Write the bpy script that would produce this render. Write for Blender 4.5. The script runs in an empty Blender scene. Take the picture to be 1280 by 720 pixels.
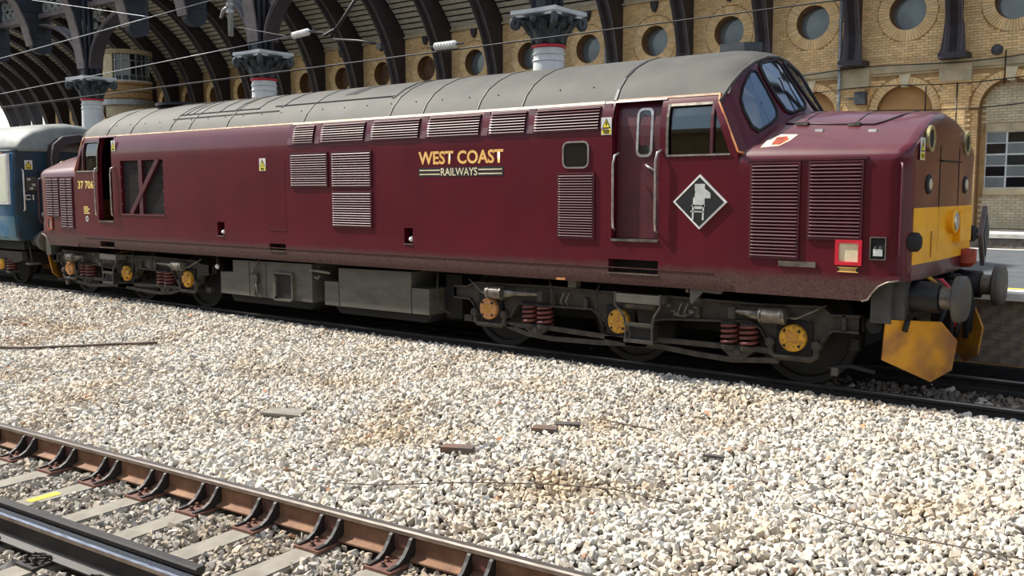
import bpy, bmesh, math, random
import numpy as np
from mathutils import Vector, Matrix, Quaternion

random.seed(7); rng = np.random.default_rng(7)
scene = bpy.context.scene
COL = scene.collection
PI = math.pi

# ------------------------------------------------------------------ camera
FPX = 1193.4
CAMP = Vector((11.6552, -11.0499, 2.1612))
yaw, pitch, roll = 0.6677, -0.1031, -0.0025
_f = Vector((-math.sin(yaw)*math.cos(pitch), math.cos(yaw)*math.cos(pitch), math.sin(pitch)))
_r = Vector((math.cos(yaw), math.sin(yaw), 0.0)); _u = _r.cross(_f)
CR = _r*math.cos(roll) + _u*math.sin(roll); CU = _u*math.cos(roll) - _r*math.sin(roll)
cam_d = bpy.data.cameras.new('camera'); cam = bpy.data.objects.new('camera', cam_d); COL.objects.link(cam)
cam_d.sensor_width = 36.0; cam_d.lens = FPX/1280*36.0; cam_d.clip_start = 0.05; cam_d.clip_end = 600
cam.matrix_world = Matrix(((CR.x, CU.x, -_f.x, CAMP.x), (CR.y, CU.y, -_f.y, CAMP.y), (CR.z, CU.z, -_f.z, CAMP.z), (0, 0, 0, 1)))
scene.camera = cam

# ------------------------------------------------------------------ sky, sun, exposure
SUN = Vector((-0.64, -0.17, 0.75)).normalized()          # direction towards the sun
world = bpy.data.worlds.new('sky'); scene.world = world; world.use_nodes = True
wn = world.node_tree.nodes; wl = world.node_tree.links; wn.clear()
w_out = wn.new('ShaderNodeOutputWorld'); w_bg = wn.new('ShaderNodeBackground')
w_sky = wn.new('ShaderNodeTexSky'); w_sky.sky_type = 'NISHITA'; w_sky.sun_disc = False
w_sky.sun_elevation = math.asin(SUN.z); w_sky.sun_rotation = math.atan2(SUN.x, SUN.y); w_sky.air_density = 1.2; w_sky.dust_density = 1.5
w_tc = wn.new('ShaderNodeTexCoord'); w_no = wn.new('ShaderNodeTexNoise'); w_no.inputs['Scale'].default_value = 3.2; w_no.inputs['Detail'].default_value = 7
w_ra = wn.new('ShaderNodeValToRGB'); w_ra.color_ramp.elements[0].position = 0.42; w_ra.color_ramp.elements[1].position = 0.66
w_sc = wn.new('ShaderNodeMix'); w_sc.data_type = 'RGBA'; w_sc.inputs['B'].default_value = (5.2, 5.2, 5.2, 1)
wl.new(w_tc.outputs['Generated'], w_no.inputs['Vector']); wl.new(w_no.outputs['Fac'], w_ra.inputs['Fac'])
wl.new(w_ra.outputs['Color'], w_sc.inputs['Factor']); wl.new(w_sky.outputs['Color'], w_sc.inputs['A'])
wl.new(w_sc.outputs['Result'], w_bg.inputs['Color']); w_bg.inputs['Strength'].default_value = 0.15
wl.new(w_bg.outputs['Background'], w_out.inputs['Surface'])
sun_d = bpy.data.lights.new('sun', 'SUN'); sun_d.energy = 6.0; sun_d.angle = 0.02; sun_d.color = (1.0, 0.95, 0.86)
sun = bpy.data.objects.new('sun', sun_d); COL.objects.link(sun); sun.rotation_euler = (-SUN).to_track_quat('-Z', 'Y').to_euler(); sun.location = (-20, -10, 40)
vs = scene.view_settings; vs.view_transform = 'Standard'; vs.look = 'None'; vs.gamma = 1.0; vs.use_curve_mapping = False
vs.exposure = 0.4

# ------------------------------------------------------------------ helpers
def S(r, g, b):
    def c(v):
        v /= 255.0
        return v/12.92 if v <= 0.04045 else ((v+0.055)/1.055)**2.4
    return (c(r), c(g), c(b), 1.0)

def pm(name, col, rough=0.6, metal=0.0, col2=None, scale=6.0, lo=0.35, hi=0.65, bump=0.0, bscale=40.0, coat=0.0, stretch=None, spec=0.5, detail=5.0):
    """procedural principled material: two colours mixed by noise, optional bump"""
    m = bpy.data.materials.new(name); m.use_nodes = True
    n = m.node_tree.nodes; l = m.node_tree.links; p = n['Principled BSDF']
    p.inputs['Roughness'].default_value = rough; p.inputs['Metallic'].default_value = metal
    p.inputs['Coat Weight'].default_value = coat; p.inputs['IOR'].default_value = 1.5; p.inputs['Coat Roughness'].default_value = 0.06; p.inputs['Specular IOR Level'].default_value = spec
    tc = n.new('ShaderNodeTexCoord'); mp = n.new('ShaderNodeMapping'); l.new(tc.outputs['Object'], mp.inputs['Vector'])
    if stretch: mp.inputs['Scale'].default_value = stretch
    no = n.new('ShaderNodeTexNoise'); no.inputs['Scale'].default_value = scale; no.inputs['Detail'].default_value = detail
    l.new(mp.outputs['Vector'], no.inputs['Vector'])
    ra = n.new('ShaderNodeValToRGB'); ra.color_ramp.elements[0].position = lo; ra.color_ramp.elements[1].position = hi
    if col2 is None: col2 = tuple(c*0.8 for c in col[:3])+(1,)
    ra.color_ramp.elements[0].color = col; ra.color_ramp.elements[1].color = col2
    l.new(no.outputs['Fac'], ra.inputs['Fac']); l.new(ra.outputs['Color'], p.inputs['Base Color'])
    if bump:
        b = n.new('ShaderNodeBump'); b.inputs['Strength'].default_value = bump; b.inputs['Distance'].default_value = 0.02
        nb = n.new('ShaderNodeTexNoise'); nb.inputs['Scale'].default_value = bscale; nb.inputs['Detail'].default_value = 4
        l.new(mp.outputs['Vector'], nb.inputs['Vector']); l.new(nb.outputs['Fac'], b.inputs['Height']); l.new(b.outputs['Normal'], p.inputs['Normal'])
    m['ramp'] = ra.name
    return m

def tinted(m, attr='tint', amount=0.9):
    """multiply base colour with a per-piece vertex attribute"""
    n = m.node_tree.nodes; l = m.node_tree.links; p = n['Principled BSDF']; ra = n[m['ramp']]
    at = n.new('ShaderNodeAttribute'); at.attribute_name = attr
    mx = n.new('ShaderNodeMix'); mx.data_type = 'RGBA'; mx.blend_type = 'MULTIPLY'; mx.inputs['Factor'].default_value = amount
    l.new(ra.outputs['Color'], mx.inputs['A']); l.new(at.outputs['Color'], mx.inputs['B']); l.new(mx.outputs['Result'], p.inputs['Base Color'])
    return m

class MB:
    def __init__(s): s.v = []; s.f = []; s.m = []; s.cur = 0
    def add(s, vs, fs):
        o = len(s.v); s.v += [tuple(v) for v in vs]; s.f += [tuple(i+o for i in f) for f in fs]; s.m += [s.cur]*len(fs)
        return s
    def box(s, x0, x1, y0, y1, z0, z1, M=None):
        v = [(x, y, z) for x in (x0, x1) for y in (y0, y1) for z in (z0, z1)]
        if M is not None: v = [tuple(M @ Vector(p)) for p in v]
        return s.add(v, [(0, 1, 3, 2), (4, 6, 7, 5), (0, 4, 5, 1), (2, 3, 7, 6), (0, 2, 6, 4), (1, 5, 7, 3)])
    def prism(s, pts, axis, a, b):
        """polygon pts in the two other axes, extruded from a to b along axis"""
        n = len(pts)
        def mk(p, t): return {'x': (t, p[0], p[1]), 'y': (p[0], t, p[1]), 'z': (p[0], p[1], t)}[axis]
        v = [mk(p, a) for p in pts]+[mk(p, b) for p in pts]
        return s.add(v, [tuple(range(n-1, -1, -1)), tuple(range(n, 2*n))]+[(i, (i+1) % n, n+(i+1) % n, n+i) for i in range(n)])
    def loft(s, rings, closed=True, cap=True):
        n = len(rings[0]); v = [p for r in rings for p in r]; f = []
        for k in range(len(rings)-1):
            for i in range(n if closed else n-1):
                j = (i+1) % n; f.append((k*n+i, k*n+j, (k+1)*n+j, (k+1)*n+i))
        if cap: f.append(tuple(range(n-1, -1, -1))); f.append(tuple(range((len(rings)-1)*n, len(rings)*n)))
        return s.add(v, f)
    def tube(s, pts, r, n=8, cap=True):
        pts = [Vector(p) for p in pts]; rings = []; up = None
        for i, p in enumerate(pts):
            d = (pts[min(i+1, len(pts)-1)]-pts[max(i-1, 0)]).normalized()
            if up is None:
                up = Vector((0, 0, 1)) if abs(d.z) < .9 else Vector((1, 0, 0))
            a = (up-d*up.dot(d)).normalized(); up = a; b = d.cross(a); rr = r[i] if isinstance(r, (list, tuple)) else r
            rings.append([p+a*rr*math.cos(2*PI*k/n)+b*rr*math.sin(2*PI*k/n) for k in range(n)])
        return s.loft(rings, True, cap)
    def cyl(s, p0, p1, r, n=16): return s.tube([p0, p1], r, n)
    def lathe(s, c, axis, prof, n=20):
        """prof: list of (t along axis, radius)"""
        A = {'x': Vector((1, 0, 0)), 'y': Vector((0, 1, 0)), 'z': Vector((0, 0, 1))}[axis]
        U = Vector((0, 0, 1)) if axis != 'z' else Vector((1, 0, 0)); W = A.cross(U); c = Vector(c)
        return s.loft([[c+A*t+U*r*math.cos(2*PI*k/n)+W*r*math.sin(2*PI*k/n) for k in range(n)] for t, r in prof], True, True)
    def build(s, name, mat, parent=None, smooth=False, recalc=True, angle=None):
        me = bpy.data.meshes.new(name); me.from_pydata(s.v, [], s.f)
        mats = mat if isinstance(mat, (list, tuple)) else [mat]
        for m in mats: me.materials.append(m)
        if len(mats) > 1:
            for p, i in zip(me.polygons, s.m): p.material_index = i
        if recalc:
            bm = bmesh.new(); bm.from_mesh(me); bmesh.ops.recalc_face_normals(bm, faces=bm.faces); bm.to_mesh(me); bm.free()
        if smooth:
            for p in me.polygons: p.use_smooth = True
            if angle is not None:
                try: me.set_sharp_from_angle(angle=angle)
                except Exception: pass
        o = bpy.data.objects.new(name, me); COL.objects.link(o)
        if parent is not None: o.parent = parent
        return o

def tag(o, label=None, cat=None, group=None, kind=None):
    if label: o['label'] = label
    if cat: o['category'] = cat
    if group: o['group'] = group
    if kind: o['kind'] = kind
    return o
def thing(name, label, cat, loc=(0, 0, 0), group=None, kind=None):
    o = bpy.data.objects.new(name, None); COL.objects.link(o); o.location = loc; o.empty_display_size = .2
    return tag(o, label, cat, group, kind)
def inst(src, name, parent, loc=(0, 0, 0), rot=None, scale=None):
    o = bpy.data.objects.new(name, src.data if hasattr(src, 'data') else src); COL.objects.link(o); o.parent = parent; o.location = loc
    if rot is not None: o.rotation_euler = rot
    if scale is not None: o.scale = scale
    return o
def copy_tree(o, parent=None):
    c = o.copy(); COL.objects.link(c); c.parent = parent
    for ch in list(o.children): copy_tree(ch, c)
    return c
def text_part(txt, x0, x1, z0, z1, y, mat, parent, name='lettering', bold=0.0, extr=0.004, axis='y', label=None):
    """flat lettering on a plane facing -Y (axis y) or +X (axis x)"""
    cu = bpy.data.curves.new('t', 'FONT'); cu.body = txt; cu.size = 1.0; cu.offset = bold; cu.extrude = 0.0; cu.resolution_u = 3
    ob = bpy.data.objects.new('t', cu); COL.objects.link(ob); dg = bpy.context.evaluated_depsgraph_get()
    me = bpy.data.meshes.new_from_object(ob.evaluated_get(dg)); bpy.data.objects.remove(ob); bpy.data.curves.remove(cu)
    n = len(me.vertices); a = np.empty(n*3, 'f'); me.vertices.foreach_get('co', a); a = a.reshape(-1, 3)
    mn = a.min(0); mx = a.max(0); u = (a[:, 0]-mn[0])/(mx[0]-mn[0]); v = (a[:, 1]-mn[1])/(mx[1]-mn[1])
    b = np.empty_like(a)
    if axis == 'y': b[:, 0] = x0+u*(x1-x0); b[:, 1] = y; b[:, 2] = z0+v*(z1-z0)
    else: b[:, 1] = x0+u*(x1-x0); b[:, 0] = y; b[:, 2] = z0+v*(z1-z0)
    me.vertices.foreach_set('co', b.ravel()); me.materials.clear(); me.materials.append(mat); me.update()
    o = bpy.data.objects.new(name, me); COL.objects.link(o); o.parent = parent
    if label: o['label'] = label
    return o
def lerp(a, b, t): return a+(b-a)*t
def interp(x, xs, ys): return float(np.interp(x, xs, ys))

# ------------------------------------------------------------------ materials
M = {}
def maroon_mat(name, base, base2):
    m = pm(name, base, 0.34, 0, base2, 1.6, .3, .75, bump=0.03, bscale=1.5, coat=0.3, spec=.3)
    n = m.node_tree.nodes; l = m.node_tree.links; p = n['Principled BSDF']; ra = n[m['ramp']]
    # brake dust and grime along the skirt: a dirt band with a ragged upper edge
    ge = n.new('ShaderNodeNewGeometry'); sp = n.new('ShaderNodeSeparateXYZ'); l.new(ge.outputs['Position'], sp.inputs['Vector'])
    no = n.new('ShaderNodeTexNoise'); no.inputs['Scale'].default_value = 5; no.inputs['Detail'].default_value = 6
    l.new(ge.outputs['Position'], no.inputs['Vector'])
    ad = n.new('ShaderNodeMath'); ad.operation = 'MULTIPLY_ADD'; ad.inputs[1].default_value = 0.10
    l.new(no.outputs['Fac'], ad.inputs[0]); l.new(sp.outputs['Z'], ad.inputs[2])
    mr = n.new('ShaderNodeMapRange'); mr.inputs['From Min'].default_value = 1.36; mr.inputs['From Max'].default_value = 1.25
    mr.inputs['To Min'].default_value = 0.0; mr.inputs['To Max'].default_value = 1.0; l.new(ad.outputs[0], mr.inputs['Value'])
    n2 = n.new('ShaderNodeTexNoise'); n2.inputs['Scale'].default_value = 22; n2.inputs['Detail'].default_value = 6; n2.inputs['Distortion'].default_value = 3.0
    l.new(ge.outputs['Position'], n2.inputs['Vector'])
    r2 = n.new('ShaderNodeValToRGB'); r2.color_ramp.elements[0].position = .35; r2.color_ramp.elements[1].position = .68
    r2.color_ramp.elements[0].color = S(54, 30, 29); r2.color_ramp.elements[1].color = S(88, 62, 55); l.new(n2.outputs['Fac'], r2.inputs['Fac'])
    mx = n.new('ShaderNodeMix'); mx.data_type = 'RGBA'; l.new(mr.outputs['Result'], mx.inputs['Factor']); l.new(ra.outputs['Color'], mx.inputs['A']); l.new(r2.outputs['Color'], mx.inputs['B'])
    l.new(mx.outputs['Result'], p.inputs['Base Color'])
    rr = n.new('ShaderNodeMapRange'); rr.inputs['To Min'].default_value = 0.3; rr.inputs['To Max'].default_value = 0.6; l.new(mr.outputs['Result'], rr.inputs['Value']); l.new(rr.outputs['Result'], p.inputs['Roughness'])
    cc = n.new('ShaderNodeMapRange'); cc.inputs['To Min'].default_value = 0.28; cc.inputs['To Max'].default_value = 0.1; l.new(mr.outputs['Result'], cc.inputs['Value']); l.new(cc.outputs['Result'], p.inputs['Coat Weight'])
    return m
M['maroon'] = maroon_mat('maroon_paint', S(88, 19, 33), S(74, 16, 28))
M['maroon_plain'] = pm('maroon_plain', S(80, 19, 31), .45, 0, S(62, 14, 24), 5, coat=.2)
M['maroon_light'] = pm('light_maroon', S(92, 36, 42), .38, 0, S(80, 26, 34), 3, .3, .7, bump=.03, bscale=6, coat=.4)  # lighter maroon for the nose top, sills and lips
M['roofgrey'] = pm('roof_grey', S(82, 80, 73), .72, 0, S(62, 61, 57), 2.2, .3, .75, bump=.08, bscale=10)
M['cream'] = pm('cream_line', S(214, 190, 160), .5, 0, S(190, 150, 120), 8)
M['orange'] = pm('orange_line', S(214, 120, 52), .5, 0, S(200, 150, 110), 8)
M['yellow'] = pm('warning_yellow', S(250, 180, 0), .45, 0, S(238, 164, 0), 5, .4, .7, bump=.02, coat=.08)
M['black'] = pm('black_paint', S(22, 22, 24), .5, 0, S(14, 14, 16), 8)
M['hole'] = pm('dark_interior', S(16, 14, 15), .8, 0, S(8, 8, 8), 4)
M['bogie'] = pm('bogie_grime', S(64, 57, 48), .75, 0, S(38, 34, 30), 9, .3, .7, bump=.2, bscale=60)
M['bogiedk'] = pm('bogie_dark', S(26, 24, 22), .8, 0, S(15, 14, 13), 9, .3, .7, bump=.2, bscale=60)
M['steel'] = pm('dull_steel', S(132, 126, 116), .42, .7, S(96, 90, 82), 12, bump=.05)
M['chrome'] = pm('bright_steel', S(205, 202, 198), .28, .8, S(165, 160, 155), 14)
M['spring'] = pm('spring_red', S(112, 52, 46), .6, 0, S(72, 40, 36), 14)
M['axyel'] = pm('axlebox_yellow', S(214, 160, 34), .6, 0, S(150, 104, 30), 26, .35, .65, bump=.2, bscale=60)
M['axbrn'] = pm('axlebox_rust', S(158, 108, 62), .65, 0, S(196, 140, 84), 22, .35, .65, bump=.2, bscale=60)
M['tank'] = pm('tank_grey', S(88, 84, 76), .55, 0, S(68, 65, 59), 3, .3, .7, bump=.05, bscale=20, stretch=(1, 1, 2.5))
M['buffergrey'] = pm('buffer_grey', S(72, 71, 68), .5, 0, S(52, 51, 49), 5)
M['wheel'] = pm('wheel_black', S(20, 18, 17), .7, 0, S(12, 11, 10), 6)
M['white'] = pm('white_paint', S(226, 226, 222), .5, 0, S(200, 200, 196), 7)
M['offwhite'] = pm('emblem_white', S(196, 198, 192), .5, 0, S(170, 174, 170), 9)
M['gold'] = pm('gold_letter', S(240, 196, 116), .45, 0, S(226, 170, 90), 6)
M['letyel'] = pm('letter_yellow', S(238, 214, 130), .45, 0, S(226, 190, 100), 6)
M['red'] = pm('bright_red', S(204, 32, 52), .4, 0, S(176, 24, 42), 8)
M['signyel'] = pm('sign_yellow', S(244, 226, 40), .5, 0, S(234, 210, 30), 8)
M['brownplough'] = pm('plough_yellow', S(206, 144, 20), .55, 0, S(140, 92, 52), 3.2, .35, .62, bump=.08, bscale=30)
M['rubber'] = pm('rubber', S(26, 26, 28), .7, 0, S(18, 18, 19), 12)
M['radiator'] = pm('radiator_slat', S(52, 44, 43), .6, 0, S(34, 29, 29), 10)
M['brass'] = pm('lamp_ring', S(190, 180, 130), .35, .6, S(150, 140, 100), 9)
M['lens'] = pm('lamp_lens', S(200, 196, 172), .15, 0, S(170, 160, 130), 6, coat=.6)
M['skyblue'] = pm('coach_blue', S(20, 88, 124), .35, 0, S(16, 70, 104), 1.2, coat=.4)
M['coachlow'] = pm('coach_dirty_blue', S(112, 134, 138), .55, 0, S(40, 104, 136), 2.4, .35, .65)
M['coachend'] = pm('coach_end', S(26, 62, 82), .5, 0, S(30, 44, 52), 3)
M['coachroof'] = pm('coach_roof', S(132, 134, 128), .6, 0, S(104, 108, 106), 2.5, bump=.1, bscale=15)
M['frost'] = pm('frosted_glass', S(206, 210, 192), .25, 0, S(190, 198, 178), 2)
M['iron'] = pm('dark_iron', S(62, 52, 54), .6, 0, S(44, 38, 42), 3, .3, .7)
M['irongrey'] = pm('grey_iron', S(122, 112, 110), .6, 0, S(94, 86, 86), 4, .3, .7)
M['ironblue'] = pm('blue_black_iron', S(44, 50, 60), .6, 0, S(30, 34, 42), 3, .3, .7)
M['lattice'] = pm('pale_lattice', S(150, 152, 146), .6, 0, S(120, 124, 120), 6)
M['board'] = pm('roof_board', S(214, 204, 184), .75, 0, S(184, 172, 150), 3, .3, .7, stretch=(1, 4, 4))
M['deck'] = pm('roof_deck', S(44, 37, 32), .8, 0, S(32, 28, 25), 4)
M['brick'] = tinted(pm('buff_brick', S(250, 216, 164), .85, 0, S(238, 196, 136), 3.0, .3, .7, bump=.15, bscale=50))
M['greybrick'] = tinted(pm('grey_buff_brick', S(222, 210, 182), .85, 0, S(198, 184, 154), 3.0, .3, .7, bump=.15, bscale=50))
M['mortar'] = pm('mortar', S(190, 154, 106), .9, 0, S(168, 134, 90), 6)
M['stone'] = pm('string_stone', S(204, 186, 150), .8, 0, S(172, 156, 128), 2.5, .3, .7, bump=.1, bscale=20)
M['paleston'] = pm('pale_stone', S(226, 212, 178), .8, 0, S(204, 188, 152), 3)
M['render'] = pm('arch_infill', S(206, 160, 104), .85, 0, S(186, 142, 92), 1.5)
M['reveal'] = pm('reveal_brick', S(150, 112, 70), .85, 0, S(120, 88, 56), 8)
M['winfill'] = pm('brown_infill', S(128, 94, 66), .85, 0, S(96, 74, 56), 4)
M['colwhite'] = pm('column_paint', S(214, 216, 214), .5, 0, S(184, 188, 188), 3, .3, .7)
M['capital'] = pm('capital_grey', S(70, 75, 78), .55, 0, S(44, 49, 53), 9, .3, .7)
M['tarmac'] = pm('platform_tarmac', S(88, 92, 94), .85, 0, S(74, 78, 80), 3, bump=.1, bscale=90)
M['coping'] = pm('coping_white', S(226, 224, 214), .7, 0, S(196, 192, 180), 5)
M['linyel'] = pm('yellow_line', S(236, 214, 60), .7, 0, S(214, 190, 50), 9)
M['platbrick'] = pm('platform_brick', S(150, 136, 122), .85, 0, S(108, 98, 88), 9, bump=.2, bscale=40)
M['rail'] = pm('rail_rust', S(142, 104, 74), .75, 0, S(104, 72, 52), 6, .3, .7, bump=.15, bscale=60)
M['raildk'] = pm('rail_dark', S(44, 39, 37), .6, 0, S(32, 29, 28), 5, bump=.1, bscale=60)
M['railtop'] = pm('rail_head', S(158, 150, 142), .34, .85, S(124, 116, 108), 9, stretch=(.3, 12, 12))
M['railside'] = pm('rail_head_side', S(148, 132, 116), .55, .3, S(120, 104, 90), 9)
M['railbright'] = pm('rail_head_bright', S(176, 180, 186), .2, .95, S(130, 134, 142), 9, stretch=(.2, 20, 20))
M['chairrust'] = pm('chair_rust', S(128, 84, 66), .75, 0, S(80, 56, 48), 14, .3, .7, bump=.2, bscale=70)
M['sleeper'] = pm('sleeper_grey', S(144, 138, 126), .85, 0, S(116, 110, 99), 5, .3, .7, bump=.15, bscale=50)
M['ground'] = pm('ballast_bed', S(84, 76, 66), .95, 0, S(62, 55, 47), 6)  # dark brown base, shade between the stones is put into the colour
M['wood'] = pm('old_wood', S(112, 82, 64), .8, 0, S(92, 84, 80), 12)
M['slate'] = pm('slate_scrap', S(92, 88, 84), .7, 0, S(70, 66, 64), 12)
M['cable'] = pm('cable_brown', S(96, 84, 72), .7, 0, S(70, 62, 54), 12)
M['wire'] = pm('wire', S(52, 50, 50), .5, .4, S(38, 38, 38), 12)
M['wirelt'] = pm('wire_bright', S(156, 158, 160), .4, .7, S(130, 130, 134), 12)
M['insul'] = pm('insulator', S(236, 236, 230), .25, 0, S(214, 214, 208), 8, coat=.5)
M['galv'] = pm('galvanised', S(168, 172, 172), .45, .5, S(138, 142, 144), 9)
M['rustyred'] = pm('orange_red', S(176, 66, 34), .6, 0, S(130, 50, 30), 12)
def ballast_mat():
    m = tinted(pm('ballast_stone', S(226, 218, 203), .9, 0, S(196, 188, 174), 14, .3, .7, bump=.2, bscale=90), amount=1.0)
    n = m.node_tree.nodes; l = m.node_tree.links; p = n['Principled BSDF']
    # rust brown and soil stains lying in patches across the stones
    ge = n.new('ShaderNodeNewGeometry'); no = n.new('ShaderNodeTexNoise'); no.inputs['Scale'].default_value = .75; no.inputs['Detail'].default_value = 4
    l.new(ge.outputs['Position'], no.inputs['Vector'])
    ra = n.new('ShaderNodeValToRGB'); e = ra.color_ramp.elements; e[0].position = .50; e[1].position = .78; e[0].color = (1, 1, 1, 1); e[1].color = S(226, 206, 178)
    l.new(no.outputs['Fac'], ra.inputs['Fac'])
    old = p.inputs['Base Color'].links[0].from_socket
    mx = n.new('ShaderNodeMix'); mx.data_type = 'RGBA'; mx.blend_type = 'MULTIPLY'; mx.inputs['Factor'].default_value = 1
    l.new(old, mx.inputs['A']); l.new(ra.outputs['Color'], mx.inputs['B']); l.new(mx.outputs['Result'], p.inputs['Base Color'])
    return m
M['ballast'] = ballast_mat()
def glass_mat(name, tint, refl=(1, 1, 1, 1)):
    m = bpy.data.materials.new(name); m.use_nodes = True; n = m.node_tree.nodes; l = m.node_tree.links; n.clear()
    o = n.new('ShaderNodeOutputMaterial'); mx = n.new('ShaderNodeMixShader'); t = n.new('ShaderNodeBsdfTransparent'); g = n.new('ShaderNodeBsdfGlossy')
    fr = n.new('ShaderNodeFresnel'); fr.inputs['IOR'].default_value = 1.75; t.inputs['Color'].default_value = tint; g.inputs['Roughness'].default_value = .03; g.inputs['Color'].default_value = refl
    no = n.new('ShaderNodeTexNoise'); no.inputs['Scale'].default_value = 3; b = n.new('ShaderNodeBump'); b.inputs['Strength'].default_value = .03; l.new(no.outputs['Fac'], b.inputs['Height']); l.new(b.outputs['Normal'], g.inputs['Normal'])
    l.new(fr.outputs['Fac'], mx.inputs['Fac']); l.new(t.outputs['BSDF'], mx.inputs[1]); l.new(g.outputs['BSDF'], mx.inputs[2]); l.new(mx.outputs['Shader'], o.inputs['Surface'])
    return m
M['glass'] = glass_mat('cab_glass', (.50, .56, .53, 1))
M['darkglass'] = pm('dark_glass', S(26, 30, 32), .06, 0, S(18, 22, 24), 3, coat=.8)
M['screen'] = pm('windscreen_glass', S(22, 26, 30), .04, 0, S(16, 20, 24), 3, coat=1.0); M['screen'].node_tree.nodes['Principled BSDF'].inputs['IOR'].default_value = 3.0
M['greyglass'] = pm('grey_window_glass', S(128, 136, 134), .15, 0, S(106, 114, 114), 1.5, coat=.5)

# ================================================================== SETTING: ground
ANG = math.atan(0.0685); TD = Vector((math.cos(ANG), math.sin(ANG), 0)); TN = Vector((-TD.y, TD.x, 0))
FARR = Vector((1.626, -6.75, 0)); NEARR = Vector((4.33, -7.97, 0)); ZF = -0.22          # front track rail head centre lines
def yfar(x): return FARR.y+(x-FARR.x)*0.0685
def ynear(x): return NEARR.y+(x-NEARR.x)*0.0685
def gz(x, y):
    """height of the ballast surface"""
    x = np.asarray(x, float); y = np.asarray(y, float); yf = FARR.y+(x-FARR.x)*.0685; yn = yf-1.45
    edge = -0.075+0.055*np.clip((3-x)/9, 0, 1)
    und = .035*np.sin(x*.55+1)*np.sin(y*.9+.5*x)+.02*np.sin(1.7*x-2.1*y)
    t = np.clip((-1.0-y)/(-1.0-(yf+.12)), 0, 1)
    z = edge*(1-t)+(-.285)*t+und*np.clip(t*4, 0, 1)*np.clip((1-t)*6, 0, 1)
    z = np.where(y > -1.0, np.where(y > -.80, -.20, edge+(y+1.0)/.20*(-.20-edge)), z)
    z = np.where(y < yf+.12, np.where(y < yf+.03, -.465, -.285), z)
    z = np.where(y < yn-.6, -.40, z)
    return z
def make_ground():
    g = thing('ballast_bed', 'pale grey stone ballast bed between the two railway tracks', 'ballast', kind='structure')
    xs = np.concatenate([np.arange(-60, -10, 1.0), np.arange(-10, 15, .25), np.arange(15, 31, 1.0)]); ys = np.concatenate([np.arange(-30, -10, 2.0), np.arange(-10, -.2, .12), [0, 1.3, 1.42]])
    X, Y = np.meshgrid(xs, ys, indexing='ij'); Z = gz(X, Y)-.035
    nx, ny = X.shape; v = np.stack([X, Y, Z], -1).reshape(-1, 3).tolist()
    mb = MB(); mb.add(v, [(i*ny+j, (i+1)*ny+j, (i+1)*ny+j+1, i*ny+j+1) for i in range(nx-1) for j in range(ny-1)])
    mb.build('bed_base', M['ground'], g, recalc=False)
    # stone variants
    variants = []
    for k in range(22):
        bm = bmesh.new()
        a = Vector((1.0, rng.uniform(.6, .9), rng.uniform(.34, .64)))
        for cx_, cy_, cz_ in [(i, j, l) for i in (-1, 1) for j in (-1, 1) for l in (-1, 1)]:
            d = Vector((cx_*rng.uniform(.25, 1.0), cy_*rng.uniform(.25, 1.0), cz_*rng.uniform(.35, 1.0)))*.95
            bm.verts.new(Vector((d.x*a.x, d.y*a.y, d.z*a.z)))
        for _ in range(2):
            d = Vector(rng.normal(size=3)).normalized(); bm.verts.new(Vector((d.x*a.x, d.y*a.y, d.z*a.z))*1.05)
        r = bmesh.ops.convex_hull(bm, input=bm.verts); bmesh.ops.delete(bm, geom=list(set([e for e in r['geom_interior'] if isinstance(e, bmesh.types.BMVert)]+[e for e in r['geom_unused'] if isinstance(e, bmesh.types.BMVert)])), context='VERTS')
        bmesh.ops.triangulate(bm, faces=bm.faces); bm.verts.index_update()
        variants.append((np.array([v.co[:] for v in bm.verts]), np.array([[q.index for q in f.verts] for f in bm.faces]))); bm.free()
    # candidate places: jittered rows, thinning with distance
    P = []
    def zone(x0, x1, y0, y1, s):
        a = np.arange(x0, x1, s); b = np.arange(y0, y1, s); A, B = np.meshgrid(a, b, indexing='ij'); n = A.size
        P.append(np.stack([A.ravel()+rng.uniform(-.5, .5, n)*s, B.ravel()+rng.uniform(-.5, .5, n)*s, np.full(n, s)], -1))
    zone(1.0, 12.6, -9.4, -.76, .044); zone(-4.5, 1.0, -8, -.76, .047); zone(-11, -4.5, -7, -.76, .060); zone(-24, -11, -6, -.76, .08); zone(7.6, 12, -.76, 1.25, .06); zone(-24, 7.6, 0.95, 1.3, .09)
    P = np.concatenate(P); x, y = P[:, 0], P[:, 1]; z = gz(x, y)
    d = np.stack([x-CAMP.x, y-CAMP.y, z-CAMP.z], -1); w = d@np.array(_f); px = 640+FPX*(d@np.array(CR))/w; py = 360-FPX*(d@np.array(CU))/w
    keep = (w > .5) & (px > -170) & (px < 1450) & (py < 860)
    yf = FARR.y+(x-FARR.x)*.0685; yn = NEARR.y+(x-NEARR.x)*.0685
    keep &= ~((np.abs(y-yf) < .075) | (np.abs(y-yn) < .085) | ((np.abs(y-yn-.125) < .07) & (x < 6.6)))
    # clear of sleeper tops
    tt = (x-3.6)*TD.x+(y-(-7.25))*TD.y; ph = ((tt+.345) % .69)-.345
    keep &= ~((np.abs(ph) < .125) & (y < yf+.03) & (y > yn-.75))
    P = P[keep]; x, y, s = P.T; z = gz(x, y); w = w[keep]; px = px[keep]; py = py[keep]; n = len(x)
    size = s*rng.uniform(.52, 1.05, n)*np.where(w > 16, .95, 1); size = np.clip(size*np.where(rng.random(n) < .1, 1.3, 1), .012, .085)
    tint = np.clip(rng.normal(.90, .09, n), .55, 1.05); warm = rng.normal(0, .035, n)
    dk = rng.random(n) < .07; tint[dk] *= .62
    rust = rng.random(n) < .006
    tc = np.stack([tint*(1+warm), tint, tint*(1-warm*1.3)], -1); tc[rust] = tc[rust]*np.array([.8, .5, .36])
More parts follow.
